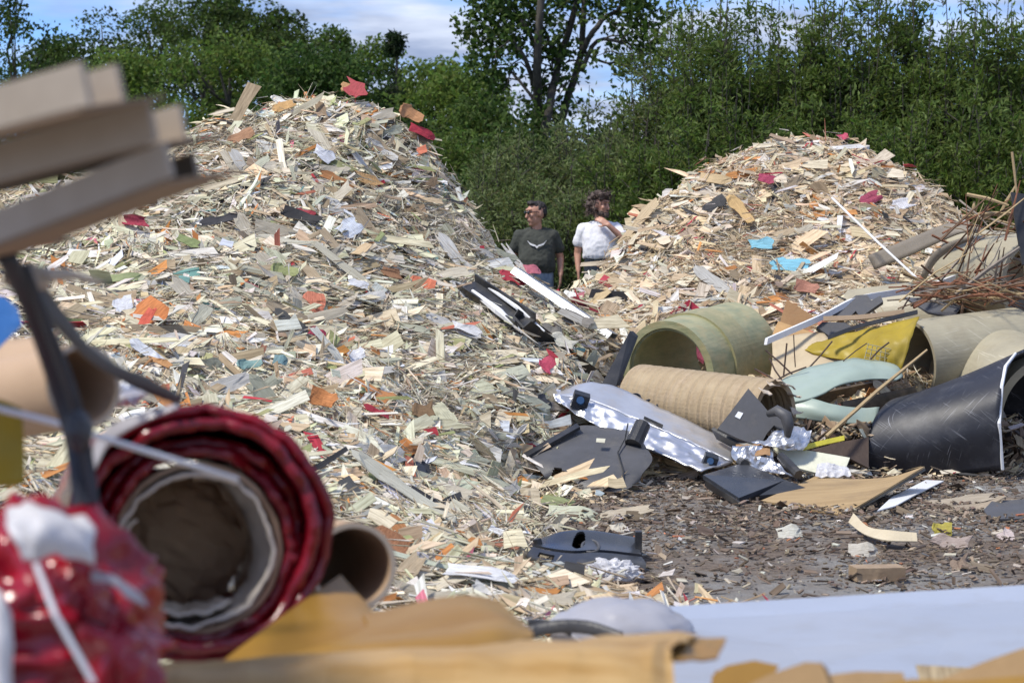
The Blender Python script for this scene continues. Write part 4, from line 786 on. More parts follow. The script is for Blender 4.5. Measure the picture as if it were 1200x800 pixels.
MB().tube([front[3], fm1[3], fm2[3], fm2[3].lerp(top[3], .5) + Vector((-.02, 0, .02)), top[3]], [.010, .011, .011, .011, .009], 6).obj('edge_strip', MT['white'], parent=root)

# split pale green shell
pgr = mat('pale_green_sheet', (.33, .40, .34), (.27, .34, .29), sc=3, rough=.35, bump=.1, bsc=20, dirt=.35, dcol=(.35, .33, .22))
root = thing('split_shell', 'pale grey-green curved sheet split open along its middle', 'shell', P(985, 497, 12.9))
MB().sheet([lay([(912, 449, 13.1), (950, 432, 13.2), (1000, 422, 13.25), (1045, 428, 13.2), (1058, 441, 13.1)]), lay([(918, 462, 12.85), (955, 450, 12.9), (1000, 434, 13.0), (1040, 437, 13.05), (1056, 443, 13.05)]), lay([(924, 474, 12.75), (952, 468, 12.75), (985, 452, 12.85), (1020, 446, 12.95), (1050, 446, 13.0)])], 30, 14, .012, disp=lambda u, v, p: .012 * mnoise.noise(p * 9)).obj('upper_flap', pgr, parent=root, smooth=True)
MB().sheet([lay([(923, 472, 12.78), (948, 468, 12.76), (975, 474, 12.7), (1000, 479, 12.75), (1030, 478, 12.8)]), lay([(927, 481, 12.75), (950, 481, 12.7), (980, 486, 12.65), (1005, 488, 12.7), (1028, 487, 12.75)]), lay([(932, 490, 12.72), (955, 492, 12.7), (980, 495, 12.65), (1005, 498, 12.65), (1024, 496, 12.7)])], 24, 10, .012, disp=lambda u, v, p: .010 * mnoise.noise(p * 9)).obj('lower_flap', pgr, parent=root, smooth=True)
MB().pipe(P(965, 480, 13.1), P(1050, 462, 13.5), .19, .17, 32, 8, a0=1.2, a1=5.2).obj('inner_layer', mat('dark_layer', (.06, .045, .03), (.22, .16, .1), sc=5, rough=.5), parent=root)  # dark curved layer behind the split

yel = mat('yellow_film', (.50, .37, .03), (.38, .28, .03), sc=5, rough=.5, bump=.2, bsc=18, trans=.3, dirt=.3, dcol=(.3, .25, .1))
MB().sheet([lay([(937, 409, 13.9), (985, 393, 13.75), (1030, 383, 13.6), (1078, 372, 13.45)]), lay([(948, 413, 13.75), (995, 408, 13.6), (1035, 402, 13.35), (1066, 402, 13.25)]), lay([(960, 417, 13.7), (1000, 424, 13.5), (1030, 430, 13.3), (1056, 438, 13.22)])], 34, 16, .004, disp=lambda u, v, p: .02 * mnoise.noise(p * 8) + .012 * mnoise.noise(p * 19)).obj('yellow_film', yel, label='yellow plastic film draped beside the beige pipe', cat='film', smooth=True)
lat = MB()
for k in range(6):
    a = P(1018 + k * 5, 402 + k * 1.5, 13.28); b = P(1012 + k * 6, 424 + k * 2, 13.25); lat.tube([a, b], .0025, 4)
for k in range(5):
    a = P(1016 - k, 403 + k * 5, 13.27); b = P(1044, 409 + k * 6, 13.27); lat.tube([a, b], .0025, 4)
lat.obj('plastic_grid', mat('dull_plastic', (.42, .40, .26)), label='small white plastic grid on the yellow film', cat='grid')
MB().sheet([lay([(905, 400, 14.0), (935, 394, 14.0), (966, 392, 13.95)]), lay([(905, 425, 13.7), (945, 418, 13.75), (985, 418, 13.7)]), lay([(900, 455, 13.5), (940, 446, 13.5), (990, 440, 13.45)])], 16, 12, .012, disp=lambda u, v, p: .02 * mnoise.noise(p * 5)).obj('beige_sheet', mat('beige_panel', (.50, .41, .27), (.42, .33, .21), sc=5, rough=.75, dirt=.4), label='beige bent sheet between the olive pipe and yellow film', cat='sheet', smooth=True)
tanb = mat('brown_cardboard', (.33, .19, .085), (.27, .15, .07), sc=5, rough=.85, dirt=.35, dcol=(.45, .33, .2))
pxprism([(922, 351), (945, 365), (966, 379), (962, 391), (930, 393), (912, 384)], P(940, 378, 14.6), (-.2, -.8, .4), .012).obj('cardboard_sheet', tanb, label='brown cardboard sheet below the blue strip', cat='cardboard')
pxprism([(912, 376), (935, 384), (962, 392), (935, 396), (905, 392)], P(935, 390, 14.3), (0, -.5, .8), .012).obj('cardboard_sheet', mat('amber_board', (.48, .29, .12), dirt=.3), label='amber board under the brown cardboard sheet', cat='cardboard')
def strip(pts, w, th, m, name, label, cat, side_=Vector((0, 0, 1))):
    up = [p + side_ * w * .5 for p in pts]; dn = [p - side_ * w * .5 for p in pts]; return MB().sheet([up, dn], 24, 2, th).obj(name, m, label=label, cat=cat)
strip(lay([(896, 400, 13.7), (960, 372, 14.0), (1000, 352, 14.2), (1040, 344, 14.4), (1080, 338, 14.6), (1116, 326, 14.8)]), .05, .03, MT['white'], 'white_pole', 'long white plastic pole slanting over the scrap pipes', 'pole', Vector((.2, .2, .9)))
MB().tube(lay([(975, 232, 16.0), (1030, 285, 15.2), (1082, 333, 14.6)]), .009, 8).obj('white_rod', MT['white'], label='thin white rod slanting down across the smaller heap', cat='rod')
bandm = mat('taupe_band', (.22, .19, .15), (.18, .155, .12), sc=3, rough=.6, dirt=.3)
MB().sheet([lay([(1018, 300, 15.6), (1062, 282, 15.3), (1104, 265, 15.0), (1128, 261, 14.9), (1150, 266, 14.8)]), lay([(1026, 316, 15.5), (1068, 299, 15.2), (1110, 280, 14.9), (1130, 273, 14.8), (1150, 274, 14.75)])], 24, 4, .014).obj('curved_band', bandm, label='broad taupe band arching towards the splinter bundle', cat='band', smooth=True)
MB().sheet([lay([(1079, 322, 14.9), (1092, 298, 14.8), (1115, 283, 14.7), (1140, 275, 14.6)]), lay([(1085, 327, 14.9), (1099, 305, 14.8), (1120, 289, 14.7), (1142, 280, 14.6)])], 18, 2, .012).obj('curved_band', bandm, label='narrow taupe band below the broad arching band', cat='band', smooth=True)
pxprism([(974, 371), (988, 357), (1003, 346), (1016, 345), (1021, 352), (1032, 346), (1035, 353), (1022, 362), (1008, 372), (1003, 364), (996, 371)], P(1003, 360, 14.1), (-.1, -.6, .7), .03).obj('plastic_bracket', MT['dgrey'], label='dark bent plastic bracket under the white pole', cat='bracket')
pxprism([(957, 383), (964, 377), (990, 378), (1002, 385), (992, 390), (974, 395)], P(978, 386, 13.95), (0, -.6, .7), .035).obj('plastic_bracket', MT['dgrey'], label='small dark plastic piece at the tip of the yellow film', cat='bracket')
pxprism([(1060, 348), (1090, 350), (1126, 359), (1118, 371), (1088, 366)], P(1092, 358, 14.2), (0, -.5, .8), .015).obj('slate_board', mat('slate_board', (.10, .105, .12), (.07, .072, .08), dirt=.3), label='slate grey board below the splinter bundle', cat='board')
strip(lay([(965, 374, 13.9), (1010, 372, 13.85), (1060, 366, 13.8)]), .035, .02, MT['card'], 'wood_lath', 'short brown lath under the dark bracket', 'lath', Vector((0, .3, .9)))
strip(lay([(970, 396, 13.6), (1010, 382, 13.6), (1075, 366, 13.6)]), .03, .02, MT['black'], 'dark_trim', 'thin dark trim along the top of the yellow film', 'trim', Vector((0, .3, .9)))
MB().sheet([lay([(1185, 225, 14.2), (1190, 262, 14.1), (1198, 310, 14.0)]), lay([(1205, 228, 14.2), (1210, 262, 14.1), (1215, 310, 14.0)])], 10, 3, .02).obj('rubber_flap', MT['black'], label='black rubber flap at the picture edge above the splinter bundle', cat='rubber flap')

# grey cornered plastic and what lies round it
root = thing('plastic_corner', 'dark grey plastic corner panel with a white sticker leaning on the ribbed pipe', 'panel', P(885, 522, 12.2)); p0 = P(880, 492, 12.15); nn = Vector((.1, -.75, .6))
pxprism([(877, 455), (893, 473), (902, 484), (913, 481), (922, 488), (926, 500), (924, 512), (916, 503), (907, 498), (899, 507), (890, 523), (866, 514), (841, 502), (858, 480)], p0, nn, .02).obj('panel_face', MT['dgrey'], parent=root)
MB().tube([P(900, 485, 12.1), P(911, 481, 12.05), P(921, 487, 12.0), P(924, 499, 12.0), P(923, 511, 12.0)], [.02, .035, .04, .035, .02], 8).obj('arch_rim', MT['dgrey'], parent=root, smooth=True)
MB().prism([onplane(x, y, p0 + nn.normalized() * .003, nn) for x, y in [(865, 482), (871, 484), (867, 491), (861, 488)]], nn * .002).obj('label_sticker', MT['white'], parent=root)
MB().sheet([lay([(836, 500, 12.25), (862, 514, 12.1), (892, 524, 12.0)]), lay([(842, 512, 12.3), (866, 524, 12.2), (888, 530, 12.1)])], 10, 2, .02).obj('shade_strip', MT['black'], parent=root)  # black strip stands in for the shadow under the panel
def crumpled(pts, m, name, label, cat, a=.04): MB().sheet(pts, 30, 18, .004, disp=cru(a)).obj(name, m, label=label, cat=cat)
crumpled([lay([(905, 504, 12.2), (928, 500, 12.2), (951, 506, 12.15)]), lay([(900, 514, 12.05), (925, 514, 12.0), (947, 518, 12.05)]), lay([(880, 520, 12.0), (915, 526, 11.95), (940, 528, 12.0)])], foil, 'crumpled_foil', 'crumpled foil scrap below the grey plastic corner', 'foil')
crumpled([lay([(858, 524, 12.0), (885, 524, 12.0), (905, 526, 12.0)]), lay([(858, 536, 11.95), (885, 540, 11.9), (910, 544, 11.9)]), lay([(868, 546, 11.9), (900, 554, 11.85), (945, 560, 11.8)])], foil, 'crumpled_foil', 'crumpled foil scrap behind the black slab', 'foil', .05)
crumpled([lay([(862, 520, 12.08), (882, 521, 12.05), (902, 522, 12.0)]), lay([(866, 532, 12.0), (885, 533, 11.95), (903, 534, 11.9)])], tanb, 'torn_board', 'torn brown board between the foil scraps', 'board', .02)
pxprism([(898, 519), (945, 527), (996, 536), (992, 546), (984, 551), (965, 556), (935, 548)], P(945, 536, 12.05), (0, -.55, .8), .016).obj('cream_board', mat('cream_board', (.66, .66, .52), (.58, .58, .45), dirt=.4), label='cream triangular board behind the plywood sheet', cat='board')
crumpled([lay([(958, 545, 11.85), (975, 544, 11.85), (992, 549, 11.85)]), lay([(955, 558, 11.75), (978, 560, 11.75), (998, 558, 11.75)])], bag, 'film_scrap', 'torn translucent film at the tip of the cream board', 'film')
strip(lay([(941, 525, 12.1), (965, 519, 12.15), (988, 514, 12.2)]), .035, .02, mat('yellow_plastic', (.68, .60, .06), rough=.4), 'yellow_strip', 'bright yellow strip behind the cream board', 'strip', Vector((0, .4, .8)))
pxprism([(950, 527), (988, 517), (1018, 512), (1018, 548), (994, 536)], P(985, 526, 12.35), (0, -.6, .6), .02).obj('dark_board', mat('dark_brown_board', (.06, .035, .022), (.035, .02, .013), rough=.6), label='dark brown board tucked beside the black curved shell', cat='board')
MB().tube(lay([(936, 556, 11.6), (925, 545, 11.7), (915, 534, 11.8)]), [.03, .03, .026], 8).obj('rubber_tube', MT['black'], label='short black tube on the foil behind the plywood', cat='tube')

# black slab and plywood sheet
root = thing('black_slab', 'flat black plastic slab with square edges lying by the plywood', 'slab', Gd(875, 592)); tp = lay([(824, 556, 11.55), (871, 542, 11.85), (920, 562, 11.5), (866, 583, 11.2)])
MB().prism(tp, (0, 0, -.028)).obj('slab_top', MT['gloss'], parent=root)
inn = [p + (sum(tp, Vector()) / 4 - p) * .04 + Vector((0, 0, -.03)) for p in tp]; MB().prism(inn, (0, 0, -.035)).obj('slab_base', MT['black'], parent=root)
MB().prism(lay([(920, 562, 11.5), (944, 571, 11.45), (925, 577, 11.35), (890, 580, 11.25)]), (0, 0, -.02)).obj('side_flap', MT['black'], parent=root)
MB().prism(lay([(826, 562, 11.5), (866, 588, 11.15), (866, 594, 11.15), (828, 572, 11.5)]), (.01, .03, 0)).obj('front_lip', MT['black'], parent=root)
MB().tube([P(868, 541, 11.9), P(873, 544, 11.8)], .03, 8).obj('knob', MT['black'], parent=root)
ply = mat('weathered_plywood', (.40, .28, .14), (.31, .21, .10), sc=2.5, rough=.75, bump=.25, bsc=12, dirt=.5, dcol=(.15, .11, .07), stretch=(.6, 6, 6))
root = thing('plywood_sheet', 'weathered tan plywood sheet with a raised corner lying on the yard', 'plywood', Gd(985, 606))
rows = [lay([(892, 588, 11.15), (925, 574, 11.45), (955, 560, 11.85)]), lay([(925, 594, 11.02), (965, 578, 11.3), (1000, 563, 11.65)]), lay([(955, 600, 10.92), (1003, 581, 11.15), (1045, 560, 11.55)]), lay([(988, 605, 10.82), (1036, 577, 11.1), (1084, 548, 11.5)])]
MB().sheet(rows, 24, 30, .010).obj('face_ply', ply, parent=root, smooth=False)
MB().sheet([[p + Vector((.006, .01, -.016)) for p in r] for r in rows], 20, 20, .014).obj('core_ply', mat('grey_ply_edge', (.16, .14, .11), (.10, .09, .07)), parent=root)
pxprism([(1028, 598), (1045, 582), (1085, 562), (1106, 563), (1075, 578), (1050, 592)], Vector((1.9, 10.9, .03)), (0, 0, 1), .006).obj('white_sheet', MT['white'], label='thin white sheet lying under the raised plywood corner', cat='sheet')

# wood splinters heaped over the pipes
woodc = [mat('splinter_brown', (.16, .09, .05), (.10, .06, .035), sc=20, rough=.85), mat('splinter_tan', (.46, .34, .18), (.36, .26, .14), sc=20, rough=.85), mat('splinter_grey', (.26, .22, .18), (.18, .15, .12), sc=20, rough=.9), mat('splinter_rust', (.24, .10, .05), (.15, .06, .03), sc=20, rough=.85)]
WN = ['dark brown', 'tan', 'weathered grey', 'rust brown']
for k in range(150):
    i = R.choice([0, 0, 1, 1, 2, 3, 3])
    if k < 85: x = R.uniform(1085, 1205); y = 352 - abs(R.gauss(0, 1)) * 14; a = R.gauss(.0, .35); lp = R.uniform(35, 110)
    else: x = R.uniform(1125, 1205); y = R.uniform(245, 345); a = R.choice([1.2, .7, .5, 1.5, -.5]) + R.gauss(0, .3); lp = R.uniform(35, 95)
    Y = R.uniform(13.7, 14.7) if k < 85 else R.uniform(14.0, 14.9); dxp = math.cos(a) * lp / 2; dyp = -math.sin(a) * lp / 2; dY = R.gauss(0, .12)
    p0 = P(x - dxp, y - dyp, Y - dY); p1 = P(x + dxp, y + dyp, Y + dY); w = R.uniform(.004, .011)
    md_ = p0.lerp(p1, .5) + Vector((0, 0, R.gauss(0, .015)))
    MB().tube([p0, md_, p1], [w, w * .9, w * .4], 4).obj('wood_splinter', woodc[i], label='%s %s wood splinter %s' % ('long' if lp > 70 else 'short', WN[i], 'lying level in the mat over the pipes' if k < 85 else 'sticking up from the bundle over the pipes'), cat='splinter', group='%s wood splinters' % WN[i])
for j, (a, b, w, i, lab) in enumerate([((1133, 228, 14.3), (1182, 241, 14.2), .014, 1, 'tan splinter jutting out level at the top of the bundle'), ((1170, 255, 14.3), (1190, 218, 14.3), .012, 1, 'tan splinter pointing up at the picture edge'), ((1186, 178, 14.2), (1192, 232, 14.2), .010, 1, 'thin upright splinter against the dark thicket'), ((968, 511, 12.2), (1086, 410, 12.9), .014, 1, 'long straight yellowish stick leaning beside the black curved shell'),
      ((1128, 255, 14.3), (1190, 250, 14.3), .02, 1, 'pale straw bundle lying on the bands'), ((1140, 250, 14.3), (1142, 236, 14.3), .012, 1, 'short peg standing on the pale straw'), ((1120, 345, 13.9), (1195, 290, 13.9), .016, 2, 'thick grey splinter slanting up over the lower bundle'), ((1105, 350, 13.9), (1190, 345, 13.8), .014, 3, 'rust brown stick lying level across the bundle')]):
    p0, p1 = P(*a), P(*b); MB().tube([p0, p0.lerp(p1, .5) + Vector((0, 0, .01)), p1], [w, w, w * .6], 5).obj('wood_stick', woodc[i], label=lab, cat='stick')
wire = mat('rusty_wire', (.10, .06, .04), (.05, .035, .03), sc=30, rough=.8)
for a, b, lab in [((945, 434, 13.2), (975, 400, 13.4), 'dark wire slanting in front of the yellow film'), ((918, 442, 13.2), (922, 402, 13.2), 'upright rusty wire right of the olive pipe'), ((932, 430, 13.4), (930, 392, 13.4), 'thin upright wire before the beige sheet'), ((897, 410, 13.4), (930, 440, 13.3), 'rusty wire slanting down from the olive pipe'), ((902, 420, 13.3), (917, 446, 13.2), 'short rusty wire at the olive pipe'), ((884, 432, 13.2), (912, 448, 13.1), 'rusty wire stub over the ribbed pipe'), ((1020, 421, 13.2), (1042, 401, 13.2), 'dark rod on the plastic grid'), ((988, 423, 13.2), (1016, 402, 13.2), 'thin grey rod before the yellow film'), ((1055, 367, 13.8), (1066, 348, 13.8), 'short wire by the slate board'), ((945, 430, 13.1), (905, 448, 13.1), 'dark wire along the edge of the split shell')]:
    p0, p1 = P(*a), P(*b); MB().tube([p0, p0.lerp(p1, .5) + Vector((R.gauss(0, .006), 0, R.gauss(0, .006))), p1], .004 if 'thin' in lab else .006, 5).obj('steel_wire', wire, label=lab, cat='wire')

# scrap filling the gaps below the pipes
fil = MB()
n = 2600; xs = rng.uniform(880, 1200, n); ys = rng.uniform(495, 560, n)
pos = np.array([list(P(a, b, 12.45 + R.uniform(0, .9))) for a, b in zip(xs, ys)]); pos[:, 2] = np.clip(pos[:, 2], .01, .35)
Ln = np.minimum(rng.lognormal(-2.4, .5, n), .3); Wd = Ln * rng.uniform(.08, .5, n); m = rng.normal(0, .6, (n, 3)) + np.array([0, -.4, 1]); m /= np.linalg.norm(m, axis=1, keepdims=True); d = rng.normal(0, 1, (n, 3)); T = d - m * (d * m).sum(1, keepdims=True); T /= np.linalg.norm(T, axis=1, keepdims=True)
V, lo, s_, cc, gr = plates(pos, T, np.cross(m, T), m, Ln, Wd, rng.uniform(.003, .01, n), pal([(.3, (.12, .08, .05)), (.3, (.3, .22, .14)), (.2, (.5, .4, .27)), (.1, (.05, .04, .035)), (.1, (.6, .56, .5))], n))
link('scrap_litter', npmesh('scrap_litter', V, lo, s_, MT['shard'], cc, gr), kind='stuff', label='brown splinter litter packed between the pipes and boards', cat='litter')

# loose things on the yard
pxprism([(1153, 597), (1162, 587), (1205, 584), (1205, 607), (1160, 608)], Vector((2.7, 10.8, .04)), (0, -.15, 1), .012).obj('dark_sheet', MT['dgrey'], label='dark grey torn sheet on the yard at the picture edge', cat='sheet')
c = Gd(1030, 681); MB().box(c + Vector((0, .05, .03)), (.11, .01, 0), (-.01, .05, 0), (0, 0, .03)).obj('wood_block', mat('sawn_wood', (.36, .26, .16), (.24, .165, .10), sc=12, dirt=.4), label='brown wooden block lying alone on the yard', cat='block')
MB().sheet([[Gd(994, 616) + Vector((0, 0, .02)), Gd(1012, 632) + Vector((0, 0, .03)), Gd(1038, 642) + Vector((0, 0, .04)), Gd(1075, 641) + Vector((0, 0, .03))], [Gd(1000, 614) + Vector((0, 0, .06)), Gd(1017, 628) + Vector((0, 0, .05)), Gd(1040, 637) + Vector((0, 0, .07)), Gd(1074, 638) + Vector((0, 0, .06))]], 20, 2, .006).obj('peeled_strip', mat('peeled_wood', (.60, .52, .36), (.5, .42, .28)), label='curved pale strip lying on the yard before the plywood', cat='strip')
for px, py, lp, wp, yaw, c, lab in [(1104, 624, 20, 10, 0, (.42, .36, .03), 'small yellow lump on the yard'), (1010, 649, 34, 12, -10, (.50, .47, .40), 'pale bark chip below the curved strip'), (925, 626, 28, 10, 8, (.55, .55, .48), 'pale grey flake on the open yard'), (1122, 590, 80, 6, 4, (.45, .38, .28), 'long pale lath lying on the yard right of the plywood'), (1145, 598, 60, 5, -3, (.42, .34, .24), 'thin lath below the long pale lath'), (1180, 631, 16, 10, 20, (.6, .5, .48), 'small pink white lump near the picture edge'), (1112, 640, 38, 9, -12, (.38, .30, .26), 'mauve brown chip right of the curved strip'), (1125, 665, 20, 8, 5, (.28, .20, .14), 'brown chip right of the wooden block'), (648, 623, 26, 8, 0, (.45, .42, .32), 'round pale disc behind the black tray'), (660, 616, 14, 8, -40, (.6, .55, .42), 'cream chip behind the black tray'), (723, 622, 18, 7, 0, (.6, .56, .46), 'cream chip beyond the black tray'), (670, 605, 60, 12, -6, (.55, .58, .42), 'pale green plate on the yard at the litter edge'), (735, 605, 54, 7, 4, (.55, .47, .34), 'curved tan lath on the yard behind the tray'), (610, 606, 20, 12, 10, (.04, .04, .045), 'small black scrap on the yard behind the tray')]:
    g_ = Gd(px, py); k = pm(g_); put('yard_scrap', R.choice(TPL), g_ + Vector((0, 0, -.02)), Vector((0, 0, 1)), lp / k, wp / k * 2.2, .2, math.radians(yaw), c, lab, 'scrap', tilt=.05)
# ------------------------------------------------------------------ the two men
def capsule(mb, p0, r0, p1, r1, n=14):
    p0 = Vector(p0); p1 = Vector(p1); t = (p1 - p0); Lh = t.length; t = t.normalized()
    ps = []; rs = []
    for k in range(4): a = math.pi / 2 * (1 - k / 4); ps.append(p0 - t * (r0 * math.sin(a))); rs.append(max(.001, r0 * math.cos(a)))
    for k in range(5): f = k / 4; ps.append(p0.lerp(p1, f)); rs.append(r0 + (r1 - r0) * f)
    for k in range(1, 5): a = math.pi / 2 * k / 4; ps.append(p1 + t * (r1 * math.sin(a))); rs.append(max(.001, r1 * math.cos(a)))
    mb.tube(ps, rs, n)
def loft(mb, rings, n=24):            # rings (cx, cy, z, rx, ry)
    V = []; F = []
    for cx, cy, z, rx, ry in rings:
        for k in range(n): w = 2 * math.pi * k / n; V.append((cx + rx * math.copysign(abs(math.cos(w)) ** .85, math.cos(w)), cy + ry * math.copysign(abs(math.sin(w)) ** .85, math.sin(w)), z))
    for i in range(len(rings) - 1):
        for k in range(n): F.append((i * n + k, i * n + (k + 1) % n, (i + 1) * n + (k + 1) % n, (i + 1) * n + k))
    F.append(tuple(range(n - 1, -1, -1))); F.append(tuple((len(rings) - 1) * n + k for k in range(n))); mb.add(V, F)
def fuse(mb, vox, sm=4, wr=0, wsc=9):            # one continuous skin over all the pieces
    me = bpy.data.meshes.new('tmp'); me.from_pydata(mb.V, [], mb.F); me.update(); o = bpy.data.objects.new('tmp', me); col.objects.link(o)
    md = o.modifiers.new('r', 'REMESH'); md.mode = 'VOXEL'; md.voxel_size = vox
    ms = o.modifiers.new('s', 'SMOOTH'); ms.iterations = sm; ms.factor = .5
    dg = bpy.context.evaluated_depsgraph_get(); ev = o.evaluated_get(dg).to_mesh()
    V = [v.co.copy() for v in ev.vertices]; Nn = [v.normal.copy() for v in ev.vertices]; F = [tuple(p.vertices) for p in ev.polygons]
    bpy.data.objects.remove(o)
    if wr: V = [v + n * (wr * mnoise.noise(Vector((v.x * wsc, v.y * wsc, v.z * wsc * .8 + v.x * 4))) + wr * .4 * mnoise.noise(v * wsc * 2.7)) for v, n in zip(V, Nn)]
    r = MB(); r.V = V; r.F = F; return r
SKIN = mat('skin', (.50, .27, .185), (.42, .21, .14), sc=30, rough=.5, bump=.05)
def hand(mb, wrist, d, palm_n, s=1.0, curl=.5, thumb=1):
    """palm and five fingers; d points from wrist to fingers, palm_n out of the palm, thumb on +side"""
    w = Vector(wrist); d = Vector(d).normalized(); n = Vector(palm_n); n = (n - d * n.dot(d)).normalized(); sd = d.cross(n) * thumb
    for k in (-1, -.33, .33, 1): capsule(mb, w + sd * .018 * k * s, .016 * s, w + d * .085 * s + sd * .027 * k * s, .0125 * s, 8)
    for k, l in ((-1, .062), (-.33, .076), (.33, .082), (1, .07)):
        a = w + d * .09 * s + sd * .028 * k * s; l *= s; d1 = (d + n * curl * .5).normalized(); d2 = (d + n * curl * 1.4).normalized()
        b = a + d1 * l * .5; capsule(mb, a, .0095 * s, b, .009 * s, 8); capsule(mb, b, .009 * s, b + d2 * l * .5, .0075 * s, 8)
    a = w + sd * .026 * s + d * .02 * s; b = a + (d * .6 + sd * .7 + n * .25).normalized() * .045 * s; capsule(mb, a, .013 * s, b, .0105 * s, 8); capsule(mb, b, .0105 * s, b + (d * .9 + sd * .2 + n * .3).normalized() * .036 * s, .0085 * s, 8)
def head(mb, c, yaw, pitch=0, s=1.0):
    M = Matrix.Rotation(yaw, 3, 'Z') @ Matrix.Rotation(pitch, 3, 'X'); c = Vector(c); T = lambda x, y, z: c + M @ Vector((x, y, z)) * s
    mb.blob(T(0, .012, .03), (.077 * s, .098 * s, .095 * s), 24, 16, rot=M); mb.blob(T(0, -.018, -.045), (.060 * s, .072 * s, .075 * s), 20, 14, rot=M)
    mb.blob(T(0, -.058, -.095), (.030 * s, .026 * s, .024 * s), 12, 8, rot=M)                         # chin
    capsule(mb, T(0, -.088, .028), .010 * s, T(0, -.108, -.022), .015 * s, 8); mb.blob(T(0, -.083, .052), (.052 * s, .018 * s, .014 * s), 12, 8, rot=M)   # nose, brow
    for k in (-1, 1):
        mb.blob(T(.037 * k, -.070, -.012), (.024 * s, .018 * s, .020 * s), 10, 8, rot=M); mb.blob(T(.078 * k, .012, 0), (.012 * s, .022 * s, .033 * s), 10, 8, rot=M)
    mb.blob(T(0, -.090, -.052), (.024 * s, .011 * s, .007 * s), 10, 6, rot=M); mb.blob(T(0, -.087, -.064), (.021 * s, .011 * s, .007 * s), 10, 6, rot=M)
    return T, M
def place(mbx, off): mbx.V = [v + off for v in mbx.V]; return mbx

# --- man in the dark shirt: faces the camera, head turned to the side
X1 = P(629, 300, 22); O1 = Vector((X1.x, 22, 0)); b1 = MB()
HC = Vector((-.012, .01, 1.655)); T1, M1 = head(b1, HC, math.radians(-62), math.radians(4), 1.1)
capsule(b1, (0, .03, 1.46), .062, (-.004, .022, 1.60), .055)
loft(b1, [(0, .02, .90, .16, .11), (0, .0, 1.0, .175, .135), (0, -.01, 1.12, .175, .14), (0, .01, 1.28, .178, .12), (0, .02, 1.40, .17, .10), (0, .03, 1.47, .08, .06)])
for k in (-1, 1):
    sh = Vector((.198 * k, .03, 1.415)); el = Vector((.262 * k, .07, 1.17)); wr = Vector((.262 * k, -.05, .995))
    capsule(b1, sh, .055, el, .042); capsule(b1, el, .043, wr, .028); hand(b1, wr + Vector((0, -.005, -.012)), (-.04 * k, -.12, -1), (-k, .15, 0), 1.0, .45, thumb=k)
    capsule(b1, (.09 * k, .02, .92), .085, (.11 * k, 0, .50), .06); capsule(b1, (.11 * k, 0, .5), .058, (.115 * k, .02, .1), .042); capsule(b1, (.115 * k, .03, .045), .04, (.125 * k, -.13, .035), .034)
man = thing('person', 'man in a dark grey t-shirt and sunglasses standing between the heaps', 'person', O1)
place(fuse(b1, .0085, 3), O1).obj('body', SKIN, parent=man, smooth=True)
s1 = MB(); loft(s1, [(0, -.005, 1.015, .20, .155), (0, -.02, 1.08, .205, .168), (0, -.02, 1.16, .202, .165), (0, -.005, 1.28, .198, .145), (0, .01, 1.37, .196, .125), (0, .02, 1.425, .178, .105), (0, .03, 1.475, .105, .08), (0, .03, 1.493, .078, .072)])
for k in (-1, 1): capsule(s1, (.175 * k, .025, 1.410), .082, (.236 * k, .05, 1.285), .070); capsule(s1, (.06 * k, .028, 1.465), .05, (.18 * k, .025, 1.415), .078)
place(fuse(s1, .010, 3, .013, 12), O1).obj('shirt', mat('dark_grey_cotton', (.062, .066, .056), (.050, .053, .046), rough=.9, bump=.15, bsc=300, spec=.2), parent=man, smooth=True)
em = MB()                                            # white wing emblem across the chest
for k in (-1, 1):
    top = [(0.0, 1.305), (.02, 1.322), (.05, 1.330), (.08, 1.343), (.108, 1.372)]; bot = [(0, 1.280), (.018, 1.302), (.045, 1.309), (.075, 1.322), (.106, 1.368)]
    def fy(x, z): return -.170 + (x * x) * 1.6 + max(0, z - 1.28) * .16
    rw = [[O1 + Vector((x * k, fy(x, z), z)) for x, z in q] for q in (top, bot)]
    for r_ in range(4):
        q = [rw[0][r_], rw[0][r_ + 1], rw[1][r_ + 1], rw[1][r_]]; em.prism(q, (0, .012, 0))
em.obj('shirt_emblem', mat('white_print', (.8, .8, .8)), parent=man)
j1 = MB(); loft(j1, [(0, .02, .86, .178, .125), (0, .01, .95, .186, .142), (0, .0, 1.03, .186, .145)])
for k in (-1, 1): capsule(j1, (.092 * k, .02, .9), .10, (.112 * k, .005, .50), .074); capsule(j1, (.112 * k, .005, .5), .073, (.117 * k, .02, .10), .062)
place(fuse(j1, .012, 4, .008, 12), O1).obj('jeans', mat('light_denim', (.17, .23, .33), (.26, .33, .43), sc=14, rough=.9, bump=.2, bsc=200), parent=man, smooth=True)
def hairmass(items, O, vox, wr, wsc, sm=1):
    h = MB()
    for c, r, M in items: h.blob(c, r, 20, 14, rot=M)
    return place(fuse(h, vox, sm, wr, wsc), O)
HAIR = mat('dark_hair', (.012, .009, .008), (.03, .022, .017), sc=60, rough=.55, bump=.8, bsc=140)
hairmass([(T1(0, .03, .062), (.083, .096, .078), M1), (T1(0, .065, .02), (.078, .062, .075), M1), (T1(0, -.045, .112), (.062, .045, .026), M1)], O1, .008, .014, 40).obj('hair', HAIR, parent=man, smooth=True)
g1 = MB()
for k in (-1, 1):
    c = T1(.034 * k, -.099, .022); g1.blob(O1 + c, (.027, .009, .020), 14, 8, rot=M1); g1.tube([O1 + T1(.058 * k, -.09, .028), O1 + T1(.078 * k, -.04, .026), O1 + T1(.082 * k, .012, .02)], .004, 6)
